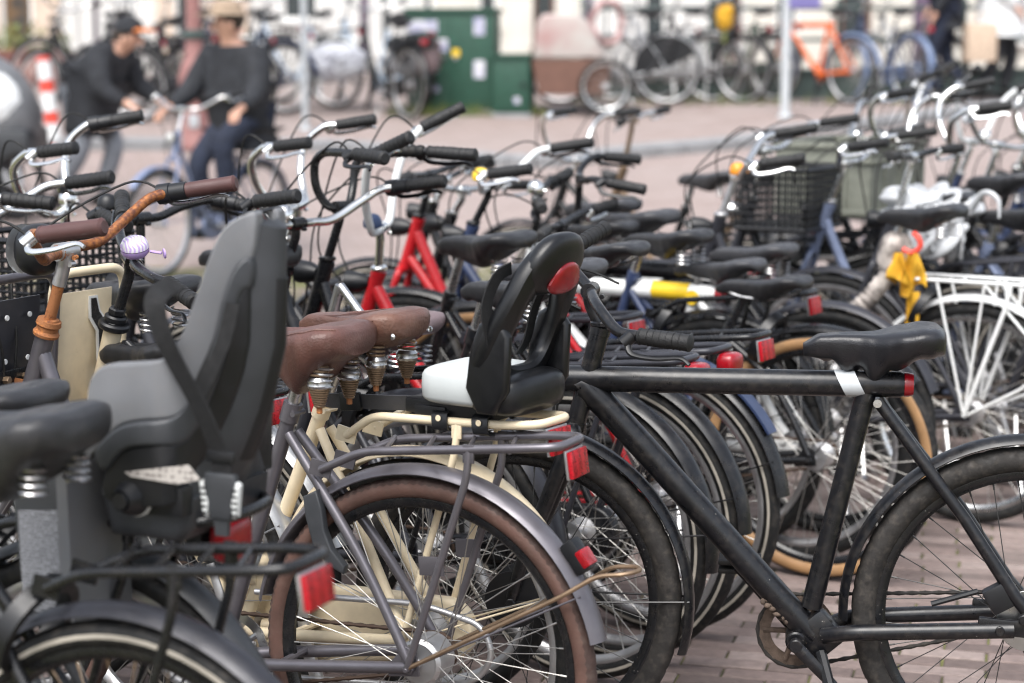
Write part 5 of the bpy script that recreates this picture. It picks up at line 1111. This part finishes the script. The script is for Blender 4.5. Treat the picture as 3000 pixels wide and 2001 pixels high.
def person(label, loc, rz, J, coat='fabric_dark', trousers='fabric_navy', hat=None, shoe='rubber', coat_len=0, fat=1.0, hair=True, group='people in the street'):
    """J: joints in metres, x forward, y left"""
    n = {'hip': (J['hip'], .13), 'waist': (J['waist'], .125), 'chest': (J['chest'], .15), 'neck': (J['neck'], .062), 'jaw': (J['jaw'], .072), 'head': (J['head'], .098), 'crown': (J['crown'], .07)}
    e = [('hip', 'waist'), ('waist', 'chest'), ('chest', 'neck'), ('neck', 'jaw'), ('jaw', 'head'), ('head', 'crown')]
    for s in 'LR':
        n['sh' + s] = (J['sh' + s], .065); n['el' + s] = (J['el' + s], .042); n['wr' + s] = (J['wr' + s], .028)
        n['th' + s] = (J['th' + s], .088); n['kn' + s] = (J['kn' + s], .056); n['an' + s] = (J['an' + s], .036)
        e += [('chest', 'sh' + s), ('sh' + s, 'el' + s), ('el' + s, 'wr' + s), ('hip', 'th' + s), ('th' + s, 'kn' + s), ('kn' + s, 'an' + s)]
        w, el = V(*J['wr' + s]), V(*J['el' + s]); d = (w - el).normalized(); lat = d.cross(V(0, 0, 1)).normalized(); nn = lat.cross(d)
        n['pa' + s] = (w + d * .055, .030); e.append(('wr' + s, 'pa' + s))
        for i in range(4):
            a = w + d * .085 + lat * (.026 - .0175 * i); L = (.066, .074, .07, .056)[i]
            n[f'f{i}{s}'] = (a, .0095); n[f'g{i}{s}'] = (a + d * L * .5 - nn * .014, .0085); n[f'h{i}{s}'] = (a + d * L * .75 - nn * .042, .007)
            e += [('pa' + s, f'f{i}{s}'), (f'f{i}{s}', f'g{i}{s}'), (f'g{i}{s}', f'h{i}{s}')]
        n['t' + s] = (w + d * .05 + lat * .038, .011); n['u' + s] = (w + d * .085 + lat * .048 - nn * .01, .009); e += [('pa' + s, 't' + s), ('t' + s, 'u' + s)]
    b = skin('person', n, e, 'skin', None, 'hip'); b.location = loc; b.rotation_euler = (0, 0, rz); tag(b, label, 'person', group)
    f = 1.0 * fat
    c = {'hem': (V(*J['hip']) + V(*J.get('hemoff', (0, 0, -.06 - coat_len))), .175 * f), 'hip': (J['hip'], .17 * f), 'waist': (J['waist'], .16 * f), 'chest': (J['chest'], .18 * f), 'neck': (V(*J['neck']) - V(0, 0, .02), .085)}
    ce = [('hem', 'hip'), ('hip', 'waist'), ('waist', 'chest'), ('chest', 'neck')]
    for s in 'LR':
        c['sh' + s] = (J['sh' + s], .088 * f); c['el' + s] = (J['el' + s], .066 * f); c['wr' + s] = (J['wr' + s], .048); ce += [('chest', 'sh' + s), ('sh' + s, 'el' + s), ('el' + s, 'wr' + s)]
    skin('coat', c, ce, coat, b, 'hip')
    t = {'hip': (J['hip'], .150)}; te = []
    for s in 'LR':
        t['th' + s] = (J['th' + s], .105); t['kn' + s] = (J['kn' + s], .078); t['an' + s] = (J['an' + s], .062); te += [('hip', 'th' + s), ('th' + s, 'kn' + s), ('kn' + s, 'an' + s)]
    skin('trousers', t, te, trousers, b, 'hip')
    for s in 'LR':
        a = V(*J['an' + s]); q = MB(); q.sell(a + V(.06, 0, -.045), (.27, .095, .085), .7, fn=lambda p: V(p.x, p.y * (1 - max(0, p.x) * 1.2), p.z * (1 - max(0, p.x) * 2.2))); q.build('shoe', [shoe], b)
    H = V(*J['head']); fw = V(*J.get('face', (1, 0, 0))).normalized(); lt = V(0, 0, 1).cross(fw); q = MB(); q.sell(H + fw * .1 - V(0, 0, .035), (.035, .03, .05), .8); q.build('nose', ['skin'], b)
    for s in (1, -1):
        q = MB(); q.sell(H + fw * .088 + lt * s * .034 + V(0, 0, .0), (.018, .024, .016), .9); q.build('eye', ['hair'], b)
        q = MB(); q.sell(H + lt * s * .098 - V(0, 0, .02), (.035, .02, .06), .9); q.build('ear', ['skin'], b)
    q = MB(); q.sell(H + fw * .088 - V(0, 0, .078), (.02, .05, .012), .9); q.build('mouth', ['lens_red' if False else 'iron_redbrown'], b)
    if hair: q = MB(); q.sell(H - fw * .018 + V(0, 0, .03), (.215, .2, .19), .95, fn=lambda p: p if p.dot(fw) < .03 or p.z > .05 else p * .82); q.build('hair', ['hair'], b)
    if hat:
        h1, h2 = hat if isinstance(hat, tuple) else (hat, hat)
        q = MB(); q.lathe([(.0, .12), (.05, .118), (.09, .095), (.108, .05), (.112, .03), (.15 if h1 == h2 else .114, .022), (.152 if h1 == h2 else .113, .017), (.105, .02), (0, .02)], H + V(0, 0, .03), 'z', 26); ht = q.build('hat', [h1], b)
        q = MB(); q.sell(H + fw * .13 + V(0, 0, .05), (.14, .19, .03 if h1 != h2 else .014), .8); q.build('peak', [h2], ht)
    return b
ca = R_(-62)
crot = math.pi - ca
cyc_b = bike('silver blue bicycle ridden by the man in the dark jacket', -1.72, 13.5, -62, paint='paint_steelblue', fender='paint_steelblue', tyre='black', group='bicycles in the street', kick=None, barm='chrome', stemm='chrome', rackm='alu_dull', refl=False, light='rack')
person('man in dark jacket and hat riding a bicycle', (-1.72, 13.5, 0), crot, dict(
    hip=(.16, 0, .98), waist=(.20, 0, 1.12), chest=(.25, 0, 1.33), neck=(.28, 0, 1.48), jaw=(.30, 0, 1.54), head=(.315, 0, 1.61), crown=(.305, 0, 1.68), face=(.8, -.6, 0),
    shL=(.25, .19, 1.38), elL=(.38, .27, 1.15), wrL=(.58, .29, 1.06), shR=(.25, -.19, 1.38), elR=(.38, -.27, 1.15), wrR=(.58, -.29, 1.06),
    thL=(.18, .10, .96), knL=(.56, .12, .86), anL=(.50, .11, .46), thR=(.18, -.10, .96), knR=(.52, -.12, .70), anR=(.44, -.11, .28)), hat='hat', trousers='fabric_navy', fat=1.2, )
person('stooping person in long dark coat and orange peaked cap at left', (-3.14, 15.1, gh(15.1)), R_(-20), dict(
    hip=(-.05, 0, .82), waist=(.0, 0, .95), chest=(.12, 0, 1.10), neck=(.22, 0, 1.20), jaw=(.27, 0, 1.23), head=(.31, 0, 1.28), crown=(.32, 0, 1.35),
    shL=(.14, .19, 1.13), elL=(.22, .27, .90), wrL=(.40, .24, .82), shR=(.14, -.19, 1.13), elR=(.22, -.27, .89), wrR=(.40, -.22, .80),
    thL=(-.05, .1, .80), knL=(.10, .11, .46), anL=(-.05, .11, .09), thR=(-.05, -.1, .80), knR=(-.06, -.11, .44), anR=(-.30, -.11, .11)), hat=('fabric_dark', 'cap_orange'), trousers='fabric_grey', coat_len=.24, fat=1.3)
walk = dict(hip=(0, 0, .92), waist=(.01, 0, 1.06), chest=(.02, 0, 1.30), neck=(.03, 0, 1.47), jaw=(.045, 0, 1.53), head=(.05, 0, 1.61), crown=(.04, 0, 1.69),
    shL=(.02, .19, 1.38), elL=(-.03, .24, 1.12), wrL=(.08, .24, .90), shR=(.02, -.19, 1.38), elR=(.05, -.24, 1.12), wrR=(.20, -.2, .95),
    thL=(0, .1, .90), knL=(.14, .1, .50), anL=(.06, .1, .10), thR=(0, -.1, .90), knR=(.02, -.1, .48), anR=(-.22, -.1, .13))
person('walker in black coat and blue jeans carrying a paper bag', (4.42, 20.5, gh(20.5)), R_(160), walk, coat='fabric_dark', trousers='fabric_navy')
person('walker in white puffer coat and dark trousers at right edge', (5.02, 20.8, gh(20.8)), R_(-20), {**walk, 'anR': (-.16, -.1, .12)}, coat='fabric_white', trousers='fabric_dark', fat=1.5, coat_len=.14)
r = thing('paper_bag', 'tan paper shopping bag held between the two walkers', 'bag', (4.74, 20.4, gh(20.5) + .42), R_(15))
m = MB(); m.box((0, 0, .19), (.32, .14, .38), None, .01); m.build('bag_body', ['paper_bag'], r)
for s in (1, -1): m = MB(); m.tube(cr([V(-.07, s * .05, .37), V(-.05, s * .03, .47), V(.05, s * .03, .47), V(.07, s * .05, .37)], 5), .005, 6); m.build('bag_handle', ['paper_bag'], r)

# ------------------------------------------------------------------ vehicles in the background
def bgbike(label, X, Y, yaw, **k):
    d = dict(base_z=gh(Y), group='bicycles parked along the street', cable=False); d.update(k); return bike(label, X, Y, yaw, **d)
bgbike('large grey bicycle with pink coil lock by the railing', 1.56, 20.2, 12, paint='paint_silver', fender='paint_silver', rackm='paint_black', tyre='black', barm='chrome', saddle='wide', tall=.08, dress=True)
r = thing('coil_lock', 'pink and white coil hanging on the large grey bicycle', 'lock', (.95, 20.05, gh(20.1) + .83), R_(25))
m = MB(); m.tube([V(.17 * math.cos(t * .2), .03 * math.sin(t * .9), .17 * math.sin(t * .2) * 1.2) for t in range(31)], .035, 10, closed=True); m.build('coil', ['pink_coil'], r)
bgbike('bicycle with yellow basket flowers beside the white pole', 2.35, 20.4, 38, paint='paint_slate', barm='chrome', tyre='black', steer=18)
r = thing('flowers', 'bunch of yellow flowers tied to a handlebar', 'flowers', (2.12, 20.1, gh(20.1) + .78))
m = crumple((0, 0, .1), (.16, .12, .22), .8, .9, 33); m.build('petals', ['fabric_yellow'], r); m = MB(); m.tube([(0, 0, -.15), (0, 0, .05)], .02, 8); m.build('stem', ['leaf'], r)
bgbike('orange framed bicycle with blue mudguards beside the white pole', 3.42, 20.2, 50, paint='paint_orange', fender='paint_blue', tyre='black', saddle='std', rack=None, refl=False, light=None, frame='vm', head=((.87, .905), (.915, .72)), case='open')
bgbike('dark bicycle with pale blue front wheel right of the orange one', 4.05, 20.4, 64, paint='paint_navy', fender='paint_blue', tyre='blue', barm='chrome', rim='alu', bar='high')
bgbike('grey bicycle with silver mudguards near the walkers', 4.45, 20.7, 55, paint='paint_silver', fender='paint_silver', barm='chrome')
bgbike('silver bicycle leaning in front of the railing', 2.05, 20.6, 24, paint='alu_dull', fender='alu_dull', barm='chrome', bar='city')
bgbike('dark green bicycle close to the railing behind yellow flowers', 2.72, 20.75, 48, paint='paint_green', fender='paint_black', barm='chrome')
bgbike('light blue bicycle with grey panniers left of the cabinets', -1.0, 19.6, 40, paint='paint_lightblue', fender='paint_lightblue', tyre='black', barm='chrome', tall=.1, rim='alu', frame='swan', saddle='wide', steer=-25)
bgbike('pale blue bicycle under the lilac cover', -1.75, 19.9, 30, paint='paint_lightblue', fender='plastic_white', barm='chrome')
bgbike('black bicycle right beside the tall green cabinet', -.98, 19.1, 58, paint='paint_black', barm='chrome', saddle='wide')
for X, Y, z, mt, lb in ((-1.02, 19.35, .42, 'plastic_grey', 'grey pannier bag with black strap on light blue bicycle'), (-.85, 19.3, .45, 'vinyl_mauve', 'dull brown pannier bag beside the green cabinet')):
    r = thing('pannier', lb, 'bag', (X, Y, gh(Y) + z), R_(-20), group='pannier bags'); m = crumple((0, 0, .15), (.34, .16, .34), .5, .25, int(-X * 100)); m.build('bag_body', [mt], r)
    m = MB(); m.strip([V(-.17, -.09, .24), V(0, -.11, .22), V(.17, -.09, .24)], V(0, 0, 1), .04, .008); m.build('strap', ['webbing'], r); m = MB(); m.box((0, -.09, .31), (.3, .06, .05), None, .012); m.build('flap', ['plastic_dark'], r)
r = thing('cover', 'lilac grey rain cover draped over a parked bicycle', 'cover', (-1.72, 19.5, gh(19.5) + .3), R_(10)); m = crumple((0, 0, .2), (.55, .32, .34), .9, .8, 41); m.build('cover_sheet', ['fabric_lilac'], r)
for i, (X, Y, yw, pm, tr) in enumerate(((-3.55, 19.0, 20, 'paint_black', 'black'), (-3.1, 19.3, 24, 'paint_slate', 'black'), (-2.55, 19.2, 18, 'paint_black', 'stripe'), (-2.2, 19.5, 26, 'paint_navy', 'black'), (-3.75, 19.9, 22, 'paint_black', 'black'), (-3.0, 20.2, 15, 'paint_slate', 'black'), (-2.4, 20.4, 21, 'paint_black', 'black'))):
    bgbike(('black bicycle at left end of the row behind the striped post', 'slate bicycle second from left behind the stooping person', 'black bicycle with striped tyres behind the red brown post', 'navy bicycle directly behind the cyclist', 'black bicycle in the rear row near the shop house', 'slate bicycle in the rear row behind the coat', 'black bicycle in the rear row behind the hat')[i], X, Y, yw, paint=pm, fender=pm, tyre=tr, barm='chrome', tall=.04 * (i % 3), steer=(i * 17) % 40 - 20, saddle=('std', 'wide', 'sprung')[i % 3])
# cargo bike with white and red cover, right of the cabinets
r = thing('cargo_bicycle', 'brown box cargo bicycle with a white and red cover', 'cargo bike', (.62, 19.6, gh(19.6)), R_(-4))
m = MB(); m.plate([(-.34, .18), (.30, .18), (.36, .52), (-.42, .52)], .30, -.30, .015); m.build('box', ['wood_brown'], r)
m = MB(); m.plate([(-.40, .53), (.30, .53), (.10, .90), (.02, .95), (-.30, .95), (-.36, .88)], .31, -.31, .03); m.build('cover', ['white_red_print'], r)
for x, y in ((.30, -.36), (.30, .36)):
    t_, r_w, s_ = wheel_meshes('black', 'alu', 'spoke', R=.26); w_ = link('wheel', r_w, r, Matrix.Translation((x, y, .26))); link('tyre', t_, w_); link('spokes', s_, w_, kind='stuff')
m = MB(); m.tube(fil([V(.35, 0, .3), V(.7, 0, .35), V(.95, 0, .75)], .1), .02, 8); m.tube([V(.7, 0, .35), V(1.1, 0, .34)], .018, 8); m.build('frame', ['paint_black'], r)
# cargo bike with rain hood at the left edge
r = thing('cargo_bicycle', 'cargo bicycle with grey and white rain hood at left edge', 'cargo bike', (-3.86, 14.8, gh(14.8)), R_(0))
m = MB()
def hood(p): return V(p.x, p.y, p.z if p.z > 0 else p.z * .9)
m.sell((-.10, 0, .78), (.95, .72, .9), .72, 36, 22, fn=lambda p: V(p.x - (p.z > 0) * p.z * .35, p.y, p.z)); m.build('rain_hood', ['plastic_grey'], r)
m = MB(); m.sell((-.07, -.05, .86), (.78, .68, .6), .75, 36, 22, fn=lambda p: V(p.x - (p.z > 0) * p.z * .35, p.y, p.z)); m.build('window_panel', ['fabric_white'], r)
m = MB(); m.box((-.08, 0, .55), (.88, .70, .22), None, .05); m.build('skirt', ['plastic_mid'], r)
m = MB(); m.box((-.14, 0, .29), (.62, .6, .36), None, .03); m.build('box', ['fabric_dark'], r)
t_, r_w, s_ = wheel_meshes('black', 'plastic_dark', 'spoke_black', R=.25); w_ = link('wheel', r_w, r, Matrix.Translation((.27, -.34, .25)) @ Matrix.Rotation(R_(50), 4, 'Z')); link('tyre', t_, w_); link('spokes', s_, w_, kind='stuff')
m = MB(); m.tube([V(.2, -.3, .25), V(.12, -.25, .45), V(.10, -.2, .62)], .02, 8); m.tube([V(.30, -.34, .26), V(.22, -.3, .55)], .018, 8); m.build('fork', ['alu_dull'], r)
